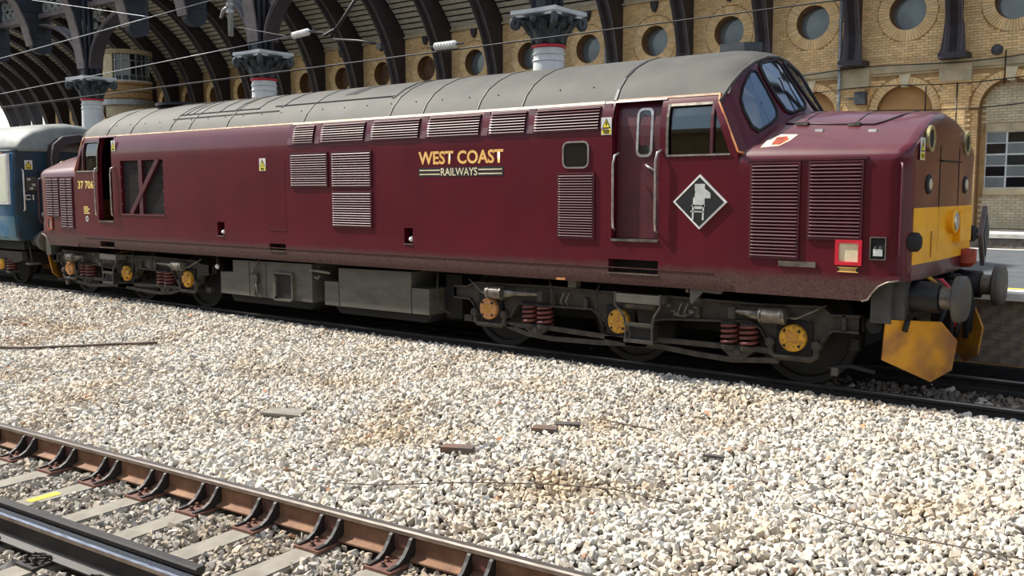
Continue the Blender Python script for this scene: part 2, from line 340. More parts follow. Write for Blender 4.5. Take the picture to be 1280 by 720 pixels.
    under = y > -.76; tc[under] *= np.array([.34, .30, .27])            # stones inward of the loco's near rail are darker
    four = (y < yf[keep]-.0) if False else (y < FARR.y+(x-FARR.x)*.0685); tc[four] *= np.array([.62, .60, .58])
    q = rng.normal(size=(n, 4)); q /= np.linalg.norm(q, axis=1)[:, None]
    a, b, c, e = q.T
    R = np.stack([1-2*(c*c+e*e), 2*(b*c-a*e), 2*(b*e+a*c), 2*(b*c+a*e), 1-2*(b*b+e*e), 2*(c*e-a*b), 2*(b*e-a*c), 2*(c*e+a*b), 1-2*(b*b+c*c)], -1).reshape(-1, 3, 3)
    pos = np.stack([x, y, z+rng.uniform(-.026, .014, n)], -1); var = rng.integers(0, len(variants), n)
    inside = (px > 0) & (px < 1280) & (py > 0) & (py < 715)
    pxs = np.where(inside, size/w, 0); single = np.argsort(-pxs)[:290]; is_single = np.zeros(n, bool); is_single[single] = True
    Vs, Fs, Ts, off = [], [], [], 0
    for k, (vv, ff) in enumerate(variants):
        idx = np.where((var == k) & ~is_single)[0]
        W = np.einsum('nij,vj->nvi', R[idx], vv)*size[idx][:, None, None]+pos[idx][:, None, :]
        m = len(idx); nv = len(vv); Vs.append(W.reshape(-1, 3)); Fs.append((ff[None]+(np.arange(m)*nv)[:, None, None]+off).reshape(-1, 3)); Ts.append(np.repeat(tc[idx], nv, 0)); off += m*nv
    V = np.concatenate(Vs); Fc = np.concatenate(Fs); T = np.concatenate(Ts)
    me = bpy.data.meshes.new('ballast_stones'); me.vertices.add(len(V)); me.vertices.foreach_set('co', V.astype('f').ravel())
    me.loops.add(Fc.size); me.loops.foreach_set('vertex_index', Fc.astype('i').ravel()); me.polygons.add(len(Fc)); me.polygons.foreach_set('loop_start', np.arange(0, Fc.size, 3, dtype='i'))
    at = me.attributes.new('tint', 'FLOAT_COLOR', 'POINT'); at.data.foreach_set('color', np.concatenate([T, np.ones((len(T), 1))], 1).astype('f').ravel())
    me.update(calc_edges=True); me.shade_flat(); me.materials.append(M['ballast'])
    o = bpy.data.objects.new('ballast_stones', me); COL.objects.link(o); o.parent = g; o['kind'] = 'stuff'
    vm = []
    for k, (vv, ff) in enumerate(variants):
        m2 = bpy.data.meshes.new('stone'); m2.from_pydata(vv.tolist(), [], ff.tolist()); at = m2.attributes.new('tint', 'FLOAT_COLOR', 'POINT'); t = float(np.clip(rng.normal(.85, .14), .5, 1.05))
        at.data.foreach_set('color', np.tile([t*1.01, t, t*.98, 1], len(vv)).astype('f')); m2.materials.append(M['ballast']); vm.append(m2)
    for i in single:
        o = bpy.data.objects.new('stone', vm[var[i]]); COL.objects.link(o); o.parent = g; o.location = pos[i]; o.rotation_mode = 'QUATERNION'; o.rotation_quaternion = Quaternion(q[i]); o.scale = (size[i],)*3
    return g
make_ground()

# ------------------------------------------------------------------ rails, sleepers
def rail_profile(w=.036, h=.165, web=.009, foot=.07):
    return [(-foot, -h), (foot, -h), (foot, -h+.012), (web+.01, -h+.03), (web, -h+.05), (web, -.05), (w, -.04), (w, -.012), (w-.01, 0), (-w+.01, 0), (-w, -.012), (-w, -.04), (-web, -.05), (-web, -h+.05), (-web-.01, -h+.03), (-foot, -h+.012)]
def make_rail(p0, p1, z, mats, label, group=None, h=.165, foot=.07):
    p0 = Vector(p0); p1 = Vector(p1); d = (p1-p0).normalized(); nn = Vector((-d.y, d.x, 0)); pr = rail_profile(h=h, foot=foot)
    r = thing('rail', label, 'rail', (p0.x, p0.y, z-h), group)
    body = MB(); R = [[p+nn*a+Vector((0, 0, b+h)) for a, b in pr] for p in (Vector((0, 0, 0)), p1-p0)]
    body.loft(R); o = body.build('rail_body', mats, r)
    for p in o.data.polygons:
        c = p.center.z-h
        p.material_index = 1 if c > -.006 else (2 if c > -.05 else 0)
    return r
make_rail((-24, yfar(-24), 0), (14, yfar(14), 0), ZF, [M['rail'], M['railtop'], M['railside']], 'rusty brown running rail held by tall gusseted rail chairs', h=.205)
make_rail((-16, ynear(-16), 0), (14, ynear(14), 0), ZF, [M['raildk'], M['railbright'], M['railside']], 'dark running rail with a bright polished head beside the check rail', h=.205)
make_rail((-16, ynear(-16)+.122, 0), (6.5, ynear(6.5)+.122, 0), ZF+.012, [M['raildk'], M['raildk'], M['raildk']], 'short black check rail ending beside the polished running rail', h=.217, foot=.05)
make_rail((-45, -.7525, 0), (26, -.7525, 0), 0, [M['raildk'], M['railtop'], M['raildk']], 'rail under the near wheels of the maroon locomotive')
make_rail((-45, .7525, 0), (26, .7525, 0), 0, [M['raildk'], M['railtop'], M['raildk']], 'rail under the far wheels of the locomotive beside the platform wall')
# gusseted chair: base plate, two curved gussets, bolts (built once at the rail foot, then copied)
def gusset_pts(): return [(-.0088, .073), (-.0088, .1735), (-.036, .1835), (-.052, .172), (-.078, .132), (-.128, .076), (-.195, .042), (-.285, .034), (-.285, .018), (-.0725, .018), (-.0725, .0365), (-.0225, .0545)]
def chair_mb():
    base = MB(); base.box(-.125, .125, -.30, .18, 0, .022)
    gs = []
    for sx in (-.092, .092):
        g = MB(); g.prism(gusset_pts(), 'x', sx-.014, sx+.014); gs.append(g)
    web = MB(); web.box(-.09, .09, -.024, -.0088, .074, .172)
    bo = []
    for (bx, by) in ((0, -.23), (-.035, -.15), (.04, -.105)):
        b = MB(); b.lathe((bx, by, .02), 'z', [(0, .022), (.012, .022), (.013, .014), (.034, .014), (.036, .008)], 6); bo.append(b)
    return base, gs, web, bo
def sleeper(x, label, chairs=True, gaugecopy=None):
    c = Vector((x, yfar(x)-.72, ZF-.227)); s = thing('sleeper', label, 'sleeper', c, 'sleepers of the front track')
    s.rotation_euler = (0, 0, ANG)
    return s
SB = None
for i in range(-14, 8):
    x = 3.6+.69*i+.0
    if i == 0: lb = 'pale concrete sleeper carrying a scuffed yellow painted patch'
    else: lb = 'pale grey concrete sleeper lying across the front track'
    s = sleeper(x, lb)
    if SB is None:
        b = MB(); b.box(-.115, .115, -1.25, 1.2, -.16, 0); SB = b.build('beam', M['sleeper'], s); bm = bmesh.new(); bm.from_mesh(SB.data); bmesh.ops.bevel(bm, geom=bm.edges, offset=.012, segments=2, affect='EDGES'); bm.to_mesh(SB.data); bm.free()
        base, gs, web, bo = chair_mb(); off = (0, .72, 0.0)
        CB = base.build('rail_chair', M['chairrust'], s); CB.location = off; CG = [g.build('gusset', M['raildk'], CB) for g in gs]; CW = web.build('jaw', M['chairrust'], CB); CBO = [b.build('bolt', M['chairrust'], CB) for b in bo]
        # base plate with clips on the near rail
        p = MB(); p.box(-.11, .11, -.20, .2, 0, .0222); PB = p.build('base_plate', M['raildk'], s); PB.location = (0, -.72+.02, 0); PK = []
        for (bx, by) in ((-.05, -.15), (.05, -.15), (-.05, -.09)):
            q = MB(); q.lathe((bx, by, .022), 'z', [(0, .024), (.014, .024), (.015, .014), (.05, .014), (.052, .01)], 6); PK.append(q.build('bolt', M['raildk'], PB))
        for sx in (-.02, .05):
            q = MB(); q.tube([(sx, -.034, .0495), (sx-.03, -.082, .058), (sx, -.125, .06), (sx+.035, -.088, .056), (sx+.02, -.036, .0495)], .010, 6); PK.append(q.build('spring_clip', M['raildk'], PB))
    else:
        inst(SB, 'beam', s); c = inst(CB, 'rail_chair', s, CB.location)
        for g in CG: inst(g, 'gusset', c)
        inst(CW, 'jaw', c)
        for g in CBO: inst(g, 'bolt', c)
        c = inst(PB, 'base_plate', s, PB.location)
        for g in PK: inst(g, g.name.split('.')[0], c)
    if i == 0:
        q = MB(); q.box(-.045, .045, -.10, .17, -.001, .004); q.build('painted_patch', M['linyel'], s)['label'] = 'scuffed yellow paint patch'
for i in range(9):
    s = thing('sleeper', 'nearly black sleeper under the locomotive track', 'sleeper', (7.2+.7*i, 0, -.179), 'sleepers of the locomotive track'); q = MB(); q.box(-.125, .125, -1.25, 1.25, -.14, 0); q.build('beam', M['bogiedk'], s)
    for sy in (-.7525, .7525):
        q = MB(); q.box(-.10, .10, sy-.18, sy+.18, -.002, .014); q.build('base_plate', M['raildk'], s)
mk = text_part('1680', 0, .13, 0, .05, -.0005, M['railside'], None, 'raised_lettering'); xx = 5.53
mk.parent = [o for o in COL.objects if o.get('label', '').startswith('rusty brown running')][0]; mk.location = TD*(xx-(-24))/TD.x+TN*(-.0105)+Vector((0, 0, .075)); mk.rotation_euler = (0, 0, ANG); mk['label'] = 'raised rolling mark on the rail web'

# ------------------------------------------------------------------ platforms
def platform():
    p = thing('floor', 'grey tarmac island platform behind the locomotive', 'platform', kind='structure')
    b = MB(); b.box(-60, 26, 1.95, 10.6, .5, .915); b.build('tarmac_deck', M['tarmac'], p)
    b = MB(); b.box(-60, 26, 1.75, 10.4, -.3, .5); b.build('platform_core', M['hole'], p)
    b = MB(); b.box(-60, 26, 2.02, 2.12, .9155, .9185); b.build('yellow_line', M['linyel'], p)
    for i in range(16):
        b = MB(); x = 12.5-i*.9-.9; b.box(x+.006, x+.894, 1.42, 1.95, .83, .918); b.build('coping_slab', M['coping'], p)
    b = MB(); b.box(-60, -1.9, 1.42, 1.95, .83, .918); b.build('coping_run', M['coping'], p); b = MB(); b.box(12.5, 26, 1.42, 1.95, .83, .918); b.build('coping_run', M['coping'], p)
    b = MB(); b.box(-60, 26, 1.56, 1.76, -.3, .83); b.build('mortar_backing', M['mortar'], p)
    proto = None
    for r in range(8):
        for i in range(26):
            x = 6.3+i*.235+(.117 if r % 2 else 0); z = .83-.098*(r+1)
            if proto is None: b = MB(); b.box(0, .222, 0, .06, 0, .086); proto = b.build('brick', M['platbrick'], p); proto.location = (x, 1.545, z)
            else: inst(proto, 'brick', p, (x, 1.545+random.uniform(-.004, .004), z))
    b = MB()
    for i in range(9):
        b.box(6.2, 12.6, 1.50+random.uniform(0, .04), 1.6, -.3, -.28+.02*i*0)
    b.box(-60, 26, 1.40, 1.56, -.3, .02); b.build('footing', M['bogiedk'], p)
    b = MB(); b.box(-60, 26, 10.35, 10.62, .80, .917); b.build('coping_run', M['coping'], p)
    q = thing('floor', 'far platform along the brick station wall with a pale edge', 'platform', kind='structure')
    b = MB(); b.box(-70, 26, 17.6, 27, -.3, .80); b.build('platform_body', M['platbrick'], q); b = MB(); b.box(-70, 26, 17.55, 19.2, .80, .915); b.build('coping_run', M['coping'], q); b = MB(); b.box(-70, 26, 19.2, 27, .8, .912); b.build('paving', M['tarmac'], q)
    t = thing('floor', 'sunken dark trackbed between the two platforms', 'track bed', kind='structure'); b = MB(); b.box(-70, 26, 10.3, 17.7, -.45, -.25); b.build('bed_base', M['bogiedk'], t)
    for y in (13.3, 14.8): make_rail((-60, y, 0), (24, y, 0), 0, [M['raildk'], M['railtop'], M['raildk']], 'rail in the sunken trackbed between the platforms', 'rails between the platforms')
platform()

# ------------------------------------------------------------------ brick wall with round windows and blind arches
WX0 = 2.444; PIT = 3.05; ZW = 7.66
def yw(x):
    s = WX0-x
    return 20.703+.0116*s+.0011*s*s if s > 0 else 20.703+.0116*s
def tint_attr(me, cols):
    at = me.attributes.new('tint', 'FLOAT_COLOR', 'POINT'); at.data.foreach_set('color', np.asarray(cols, 'f').ravel())
def wall():
    w = thing('wall_back', 'buff brick station wall with round windows above blind arches', 'wall', kind='structure')
    HI, TOP = 8.8, 9.25
    # backing (mortar) as upright strips so the wall can follow the curve, with round holes left for the windows
    kwin = range(-11, 22)
    bk = MB()
    def strip(xa, xb, z0, z1, d=.0): bk.add([(xa, yw(xa)+d, z0), (xb, yw(xb)+d, z0), (xb, yw(xb)+d, z1), (xa, yw(xa)+d, z1)], [(0, 1, 2, 3)])
    def hole_panel(xc, xa, xb, z0, z1, zc, r, N=48, arch=False):
        """flat panel xa..xb, z0..z1 with a round hole"""
        inn = []; out = []
        for k in range(N):
            t = 2*PI*k/N+PI/4; c, s = math.cos(t), math.sin(t); inn.append((xc+r*c, zc+r*s))
            # to rectangle
            sx = ((xb-xc) if c > 0 else (xc-xa))/max(abs(c), 1e-6); sz = ((z1-zc) if s > 0 else (zc-z0))/max(abs(s), 1e-6); q = min(sx, sz); out.append((xc+q*c, zc+q*s))
        v = [(x, yw(x), z) for x, z in inn]+[(x, yw(x), z) for x, z in out]
        bk.add(v, [(k, (k+1) % N, N+(k+1) % N, N+k) for k in range(N)])
    R = .56
    for k in kwin:
        xc = WX0-PIT*k; xa, xb = xc-PIT/2, xc+PIT/2; hole_panel(xc, xa, xb, 6.0, TOP, ZW, R)
        bays = -3.5 < xc < 13
        if not bays: strip(xa, xb, .9, 6.0)
        else:
            # blind arch bay: pilaster strips, arch opening half width .85, springing 4.55, crown 5.40
            strip(xa, xc-.85, .9, 6.0); strip(xc+.85, xb, .9, 6.0); N = 16
            ins = [(xc+.85*math.cos(PI*i/N), 4.55+.85*math.sin(PI*i/N)) for i in range(N+1)]
            for i in range(N):
                (x1, z1), (x2, z2) = ins[i], ins[i+1]; bk.add([(x1, yw(x1), z1), (x1, yw(x1), 6.0), (x2, yw(x2), 6.0), (x2, yw(x2), z2)], [(0, 1, 2, 3)])
    bk.build('mortar_backing', M['mortar'], w, recalc=False)
    pc = MB()
    for k in range(-4, 2):
        xa = WX0-PIT*(k-.5) ; pc.box(xa-.43, xa+.43, yw(xa)-.165, yw(xa)+.05, .9, 5.5)
    pc.build('pilaster_core', M['mortar'], w)
    # wall thickness behind
    b = MB(); xs = list(np.arange(-62, 37, 3.05))
    for xa, xb in zip(xs[:-1], xs[1:]):
        b.add([(xa, yw(xa)+.5, .9), (xb, yw(xb)+.5, .9), (xb, yw(xb)+.5, 9.3), (xa, yw(xa)+.5, 9.3), (xa, yw(xa)+.9, .9), (xb, yw(xb)+.9, .9), (xb, yw(xb)+.9, 9.3), (xa, yw(xa)+.9, 9.3)], [(0, 1, 2, 3), (5, 4, 7, 6), (3, 2, 6, 7), (0, 4, 5, 1)])
    b.build('wall_core', M['mortar'], w)
    # round windows: reveal, pane, frame
    for k in kwin:
        xc = WX0-PIT*k; y0 = yw(xc); N = 32
        b = MB(); rg = lambda r, y: [(xc+r*math.cos(2*PI*i/N), y, ZW+r*math.sin(2*PI*i/N)) for i in range(N)]
        b.loft([rg(R, y0-.03), rg(R-.01, y0+.42)], True, False); b.build('window_reveal', M['reveal'], w)
        wn_ = MB(); wn_.lathe((xc, y0+.40, ZW), 'y', [(0, R-.03), (.02, R-.03)], N); pn = wn_.build('round_pane', M['greyglass'] if k < 7 else M['winfill'], w)
        if k < 7:
            f = MB(); f.loft([rg(R, y0+.36), rg(R-.05, y0+.36), rg(R-.05, y0+.40), rg(R, y0+.40)], True, False); f.build('window_frame', M['irongrey'], pn)
    # voussoir ring
    NV = 54
    def vous(k, i):
        xc = WX0-PIT*k; y0 = yw(xc); a0 = 2*PI*(i+.06)/NV; a1 = 2*PI*(i+.94)/NV; r0, r1 = R, .90; m = []
        for yy in (y0-.035, y0+.02):
            for r, a in ((r0, a0), (r1, a0), (r1, a1), (r0, a1)): m.append((xc+r*math.cos(a), yy, ZW+r*math.sin(a)))
        return m, [(0, 3, 2, 1), (4, 5, 6, 7), (0, 1, 5, 4), (1, 2, 6, 5), (2, 3, 7, 6), (3, 0, 4, 7)]
    far = MB(); ft = []; fb = None
    def tintc(lo=.8, hi=1.08):
        t = random.uniform(lo, hi); return [t*random.uniform(.97, 1.04), t, t*random.uniform(.93, 1.03), 1]
    for k in kwin:
        for i in range(NV):
            v, f = vous(k, i)
            if 0 <= k <= 4:
                o = MB().add(v, f).build('voussoir', M['brick'], w, recalc=False); tint_attr(o.data, [tintc()]*8)
            else: far.add(v, f); ft += [tintc()]*8
    o = far.build('voussoirs_far', M['brick'], w, recalc=False); tint_attr(o.data, ft); o['kind'] = 'stuff'
    # courses of bricks
    cand = []
    BH, BL = .0835, .236
    def brick_ok(x0, x1, z0, z1):
        xm, zm = (x0+x1)/2, (z0+z1)/2; k = round((WX0-xm)/PIT); xc = WX0-k*PIT
        if z1 > 6.03:
            # clip to ring
            for x in (x0, x1):
                for z in (z0, z1):
                    if math.hypot(x-xc, z-ZW) < .905: return False
            return z1 < 9.1
        if xc < -3.5 or xc > 13: return False
        if z1 > 5.66: return False
        for x in (x0, x1, xm):
            for z in (z0, z1):
                if abs(x-xc) < .86 and z < 4.55: return False
                if z >= 4.55 and math.hypot(x-xc, z-4.55) < 1.12: return False
                if z < 4.55 and abs(x-xc) < .86: return False
        return True
    rows = int((9.2-.92)/BH)
    for r in range(rows):
        z0 = .92+r*BH; x = -33.0+(BL/2 if r % 2 else 0)
        if z0 < 5.7: x = -3.0+(BL/2 if r % 2 else 0)
        while x < 12.4:
            L = BL if (r % 2 == 0 or True) else BL
            if brick_ok(x, x+L-.012, z0, z0+BH-.012): cand.append((x, x+L-.012, z0, z0+BH-.012))
            else:
                for h in (0, 1, 2, 3):      # cut bricks near openings
                    xa = x+h*L/4; xb = xa+L/4-.006
                    if brick_ok(xa, xb, z0, z0+BH-.012): cand.append((xa, xb, z0, z0+BH-.012))
            x += L
    def bverts(x0, x1, z0, z1):
        k = round((WX0-(x0+x1)/2)/PIT); pil = abs(abs((x0+x1)/2-(WX0-k*PIT))-PIT/2) < .44 and z1 < 5.68
        d = .16 if pil else .0; j = random.uniform(-.004, .004)
        v = [(x, yw(x)+dy, z) for x in (x0, x1) for dy in (-.022-d+j, .01) for z in (z0, z1)]
        return v, [(0, 1, 3, 2), (4, 6, 7, 5), (0, 4, 5, 1), (2, 3, 7, 6), (0, 2, 6, 4), (1, 5, 7, 3)]
    # largest in the photograph: those of the lower wall and bay nearest the camera that stand clear of the locomotive
    def seen(c):
        p = Vector(((c[0]+c[1])/2, yw(c[0]), (c[2]+c[3])/2))-CAMP; wz = p.dot(_f); X = 640+FPX*p.dot(CR)/wz; Y = 360-FPX*p.dot(CU)/wz
        return 0 < X < 1280 and 0 < Y < 720 and (X > 1030 or Y < 130-.09*X+40) and wz
    order = sorted([c for c in cand if seen(c)], key=lambda c: seen(c))[:290]; oset = set(order)
    st = MB(); tt = []
    for c in cand:
        v, f = bverts(*c)
        if c in oset:
            o = MB().add(v, f).build('brick', M['brick'], w, recalc=False); tint_attr(o.data, [tintc()]*8)
        else: st.add(v, f); tt += [tintc()]*8
    o = st.build('bricks_far', M['brick'], w, recalc=False); tint_attr(o.data, tt); o['kind'] = 'stuff'
    # arch bays
    for k in range(-3, 2):
        xc = WX0-PIT*k; y0 = yw(xc); N = 16
        b = MB(); pr = [(xc-.85, .9)]+[(xc+.85*math.cos(PI*(1-i/N)), 4.55+.85*math.sin(PI*i/N)) for i in range(N+1)]+[(xc+.85, .9)]
        b.add([(x, y0-.03, z) for x, z in pr]+[(x, y0+.32, z) for x, z in pr], [(i, i+1, len(pr)+i+1, len(pr)+i) for i in range(len(pr)-1)]); b.build('arch_reveal', M['reveal'], w, recalc=False)
        inf = MB(); inf.add([(x, y0+.30, z) for x, z in pr], [tuple(range(len(pr)))]); inf.build('arch_infill', M['render'] if k >= 0 else M['mortar'], w)
        # arch ring of bricks on edge
        for i in range(26):
            a0 = PI*(i+.05)/26; a1 = PI*(i+.95)/26; v = []
            for yy in (y0-.04, y0+.02):
                for r, a in ((.855, a0), (1.10, a0), (1.10, a1), (.855, a1)): v.append((xc+r*math.cos(a), yy, 4.55+r*math.sin(a)))
            o = MB().add(v, [(0, 3, 2, 1), (4, 5, 6, 7), (0, 1, 5, 4), (1, 2, 6, 5), (2, 3, 7, 6), (3, 0, 4, 7)]).build('arch_brick', M['brick'], w, recalc=False); tint_attr(o.data, [tintc(.85, 1.0)]*8)
        b = MB(); b.prism([(xc-.10, 5.34), (xc+.10, 5.34), (xc+.17, 5.72), (xc-.17, 5.72)], 'y', y0-.10, y0+.05); b.build('keystone', M['paleston'], w)
        if k < 0:   # grey brick infill courses and a small pane window
            st = MB(); tt = []
            for r in range(54):
                z0 = .95+r*.0835; x = xc-.84+(.118 if r % 2 else 0)
                while x < xc+.80:
                    hw = .83 if z0 < 4.5 else math.sqrt(max(0, .83**2-(z0+.08-4.55)**2)); x1 = min(x+.222, xc+hw); xa = max(x, xc-hw)
                    inwin = xa < xc+.51 and x1 > xc-.70 and z0 < 4.06 and z0+.07 > 2.0
                    if x1-xa > .04 and not inwin:
                        st.add([(q, y0+dy, z) for q in (xa, x1) for dy in (.285, .31) for z in (z0, z0+.072)], [(0, 1, 3, 2), (4, 6, 7, 5), (0, 4, 5, 1), (2, 3, 7, 6), (0, 2, 6, 4), (1, 5, 7, 3)]); tt += [tintc(.85, 1.05)]*8
                    x += .236
            o = st.build('infill_bricks', M['greybrick'], w, recalc=False); tint_attr(o.data, tt); o['kind'] = 'stuff'
            b = MB(); b.box(xc-.70, xc+.70, y0+.24, y0+.31, 3.86, 4.1); b.build('lintel', M['stone'], w)
            b = MB(); b.box(xc-.70, xc+.70, y0+.2, y0+.31, 1.95, 2.15); b.build('sill', M['stone'], w)
            b = MB(); b.box(xc-.69, xc+.50, y0+.295, y0+.32, 2.15, 3.86); wi = b.build('sash_window', M['white'], w)
            for ci, (a, c) in enumerate(((xc-.655, xc-.13), (xc-.075, xc+.465))):
                for i, z in enumerate((2.19, 2.52, 2.85, 3.20, 3.53)):
                    q = MB(); q.box(a, c, y0+.283, y0+.297, z, z+.295); q.build('pane', M['darkglass'] if (i+ci) % 2 else M['greyglass'], wi)
    # string course, corbel stones, cornice
    for k in range(-11, 20):
        xa, xb = WX0-PIT*(k+.5), WX0-PIT*(k-.5); ya, yb = yw(xa), yw(xb)
        def seg(name, z0, z1, d, mat, x0=xa, x1=xb):
            b = MB(); y0_, y1_ = yw(x0), yw(x1); b.add([(x0, y0_-d, z0), (x1, y1_-d, z0), (x1, y1_-d, z1), (x0, y0_-d, z1), (x0, y0_+.05, z0), (x1, y1_+.05, z0), (x1, y1_+.05, z1), (x0, y0_+.05, z1)], [(0, 1, 2, 3), (5, 4, 7, 6), (3, 2, 6, 7), (0, 4, 5, 1), (0, 3, 7, 4), (1, 5, 6, 2)]); return b.build(name, mat, w)
        seg('string_course', 5.80, 6.02, .16, M['stone'], xa+.01, xb-.01); seg('string_mould', 5.72, 5.80, .08, M['stone'], xa+.01, xb-.01)
        seg('corbel_stone', 5.40, 6.05, .24, M['stone'], xa-.46, xa+.46)
        seg('cornice', 9.10, 9.28, .12, M['stone'], xa+.01, xb-.01)
        xm = (xa+xb)/2; b = MB(); b.prism([(xm-.16, 9.1), (xm+.16, 9.1), (xm+.13, 8.9), (xm+.05, 8.72), (xm-.05, 8.72), (xm-.13, 8.9)], 'y', yw(xm)-.14, yw(xm)+.02); b.build('bracket', M['iron'], w)
wall()
def wall_opposite():  # unseen wall, added so the bodywork reflects brick instead of open sky
    w = thing('wall_front', 'unseen plain buff brick wall added opposite the locomotive for its reflection', 'wall', kind='structure')
    b = MB(); b.box(-70, 45, -30.6, -30, -.4, 9); b.build('wall_core', M['mortar'], w)
    for i in range(18): b = MB(); x = -66+i*6.1; b.box(x-.4, x+.4, -30, -29.8, -.4, 9); b.build('pilaster', M['stone'], w)
    b = MB(); b.box(-70, 45, -30, -29.8, 5.6, 6.0); b.build('string_course', M['stone'], w)
wall_opposite()
def downpipe(x, lab):
    t = thing('downpipe', lab, 'pipe', (x, yw(x)-.32, .912), 'rainwater pipes on the brick wall'); b = MB(); b.cyl((0, 0, 0), (0, 0, 8.2), .06, 10); b.build('pipe', M['galv'], t, True)
    for z in (1.2, 3.2, 4.2, 6.6, 7.7): b = MB(); b.box(-.02, .02, .05, .305, z+.02, z+.06); b.build('wall_bracket', M['galv'], t); b = MB(); b.lathe((0, 0, z), 'z', [(0, .08), (.08, .08)], 10); b.build('collar', M['galv'], t)
for i in range(4): downpipe(.45-9.15*i, 'grey painted rainwater pipe running up the buff brick wall')

# ================================================================== side span roof: ribs, boards
def intr(z): return 8-math.sqrt(max(0, 7.55**2-(z-5.5)**2))       # distance from wall of the rib's lower edge
RIBN = 0
def rib_profile():
    a = []; n = 22      # lower (inner) edge, from the foot upwards
    a += [(.78, 6.04), (.70, 6.2), (.62, 6.5), (.585, 6.9)]
    for i in range(n+1):
        th = math.radians(12+ (90-12)*i/n); a.append((8-7.55*math.cos(th), 5.5+7.55*math.sin(th)))
    e = [(0.02, 6.04), (0.02, 9.2)]
    for i in range(1, n+1):
        th = math.radians(35.0+(90-35.0)*i/n); e.append((8-9.77*math.cos(th), 3.6+9.77*math.sin(th)))
    return a, e
def make_ribs():
    a, e = rib_profile(); proto = None
    # smooth both edges to the same count by length parameter
    def res(p, n):
        p = np.array(p); s = np.r_[0, np.cumsum(np.hypot(*np.diff(p, axis=0).T))]; t = np.linspace(0, s[-1], n); return np.stack([np.interp(t, s, p[:, 0]), np.interp(t, s, p[:, 1])], -1)
    A = res(a, 34); E_ = res(e, 34)
    for k in range(-6, 25):
        x = WX0-PIT*(k+.5); y = yw(x)
        t = thing('roof_rib', 'dark brown curved iron rib rising from the round-windowed brick wall', 'roof rib', (x, y, 6.04), 'side span roof ribs')
        if proto is None:
            mk = lambda h: [[(dx, -A[i][0], A[i][1]-6.04) for dx in (-h, h)]+[(dx, -E_[i][0], E_[i][1]-6.04) for dx in (h, -h)] for i in range(34)]
            b = MB(); b.loft(mk(.11)); web = b.build('web', M['iron'], t)
            b = MB(); rings = []
            for i in range(34):
                d = Vector((E_[i][0]-A[i][0], E_[i][1]-A[i][1])).normalized()*.05
                hw = .24 if i > 4 else .24+.14*(4-i)/4
                rings.append([(-hw, -A[i][0], A[i][1]-6.04), (hw, -A[i][0], A[i][1]-6.04), (hw, -A[i][0]-d.x, A[i][1]-6.04+d.y), (-hw, -A[i][0]-d.x, A[i][1]-6.04+d.y)])
            b.loft(rings); fl = b.build('lower_flange', M['iron'], t)
            b = MB(); rings = []
            for i in range(8, 34):
                d = Vector((A[i][0]-E_[i][0], A[i][1]-E_[i][1])).normalized()*.06
                rings.append([(hx, -E_[i][0]-(d.x if q else 0), E_[i][1]-6.04+(d.y if q else 0)) for hx, q in ((-.2, 0), (.2, 0), (.2, 1), (-.2, 1))])
            b.loft(rings); uf = b.build('upper_flange', M['iron'], t)
            edges = []
            for sx in (-.235, .235):
                b = MB(); b.tube([(sx, -A[i][0]+.012, A[i][1]-6.04) for i in range(34)], .016, 5); edges.append(b.build('pale_edge', M['irongrey'], t))  # bead coloured paler for light caught along the flange edges
            b = MB(); b.prism([(-.05, 0), (-.80, 0), (-.72, .18), (-.05, .18)], 'x', -.40, .40); fo = b.build('foot', M['iron'], t)
            proto = (web, fl, uf, fo, *edges)
        else:
            for q in proto: inst(q, q.name.split('.')[0], t)
make_ribs()
def make_boards():
    c = thing('ceiling', 'slatted pale timber boarding between the side span ribs', 'roof', kind='structure')
    dk = MB(); single = []; stuff = MB(); proto = {}
    for k in range(-2, 24):
        xa, xb = WX0-PIT*(k+1.5)+.2, WX0-PIT*(k+.5)-.2; xa, xb = xa, xb; y0 = yw((xa+xb)/2)
        n = 10 if k < 7 else 50; arc = [math.radians(34.0+1.6*i) for i in range(n+1)]; P = [(8-9.80*math.cos(t), 3.6+9.80*math.sin(t)) for t in arc]
        dk.add([(x, y0-p[0], p[1]+.07) for p in P for x in (xa-.2, xb+.2)], [(2*i, 2*i+1, 2*i+3, 2*i+2) for i in range(n)])
        for i in range(n):
            t0 = arc[i]; t1 = t0+(arc[1]-arc[0])*.70; p, q = (8-9.78*math.cos(t0), 3.6+9.78*math.sin(t0)), (8-9.78*math.cos(t1), 3.6+9.78*math.sin(t1)); o = (math.cos(t0)*.035, math.sin(t0)*.035)
            v = [(x, y0-a, z) for x in (xa, xb) for a, z in (p, q, (q[0]-o[0], q[1]+o[1]), (p[0]-o[0], p[1]+o[1]))]
            f = [(0, 1, 2, 3), (7, 6, 5, 4), (0, 4, 5, 1), (1, 5, 6, 2), (2, 6, 7, 3), (3, 7, 4, 0)]
            if 2 <= k <= 18 and i < (8 if k < 6 else 20): 
                if i not in proto:
                    ob = MB().add([(x-xb, y-y0, z) for x, y, z in v], f).build('board', M['board'], c, recalc=True); proto[i] = ob; ob.location = (xb, y0, 0)
                else: inst(proto[i], 'board', c, (xb, y0, 0))
            else: stuff.add(v, f)
    o = stuff.build('boards_far', M['board'], c); o['kind'] = 'stuff'
    dk.build('roof_deck', M['deck'], c)  # dark backing sheet; shade of the board gaps is put into its colour
make_boards()

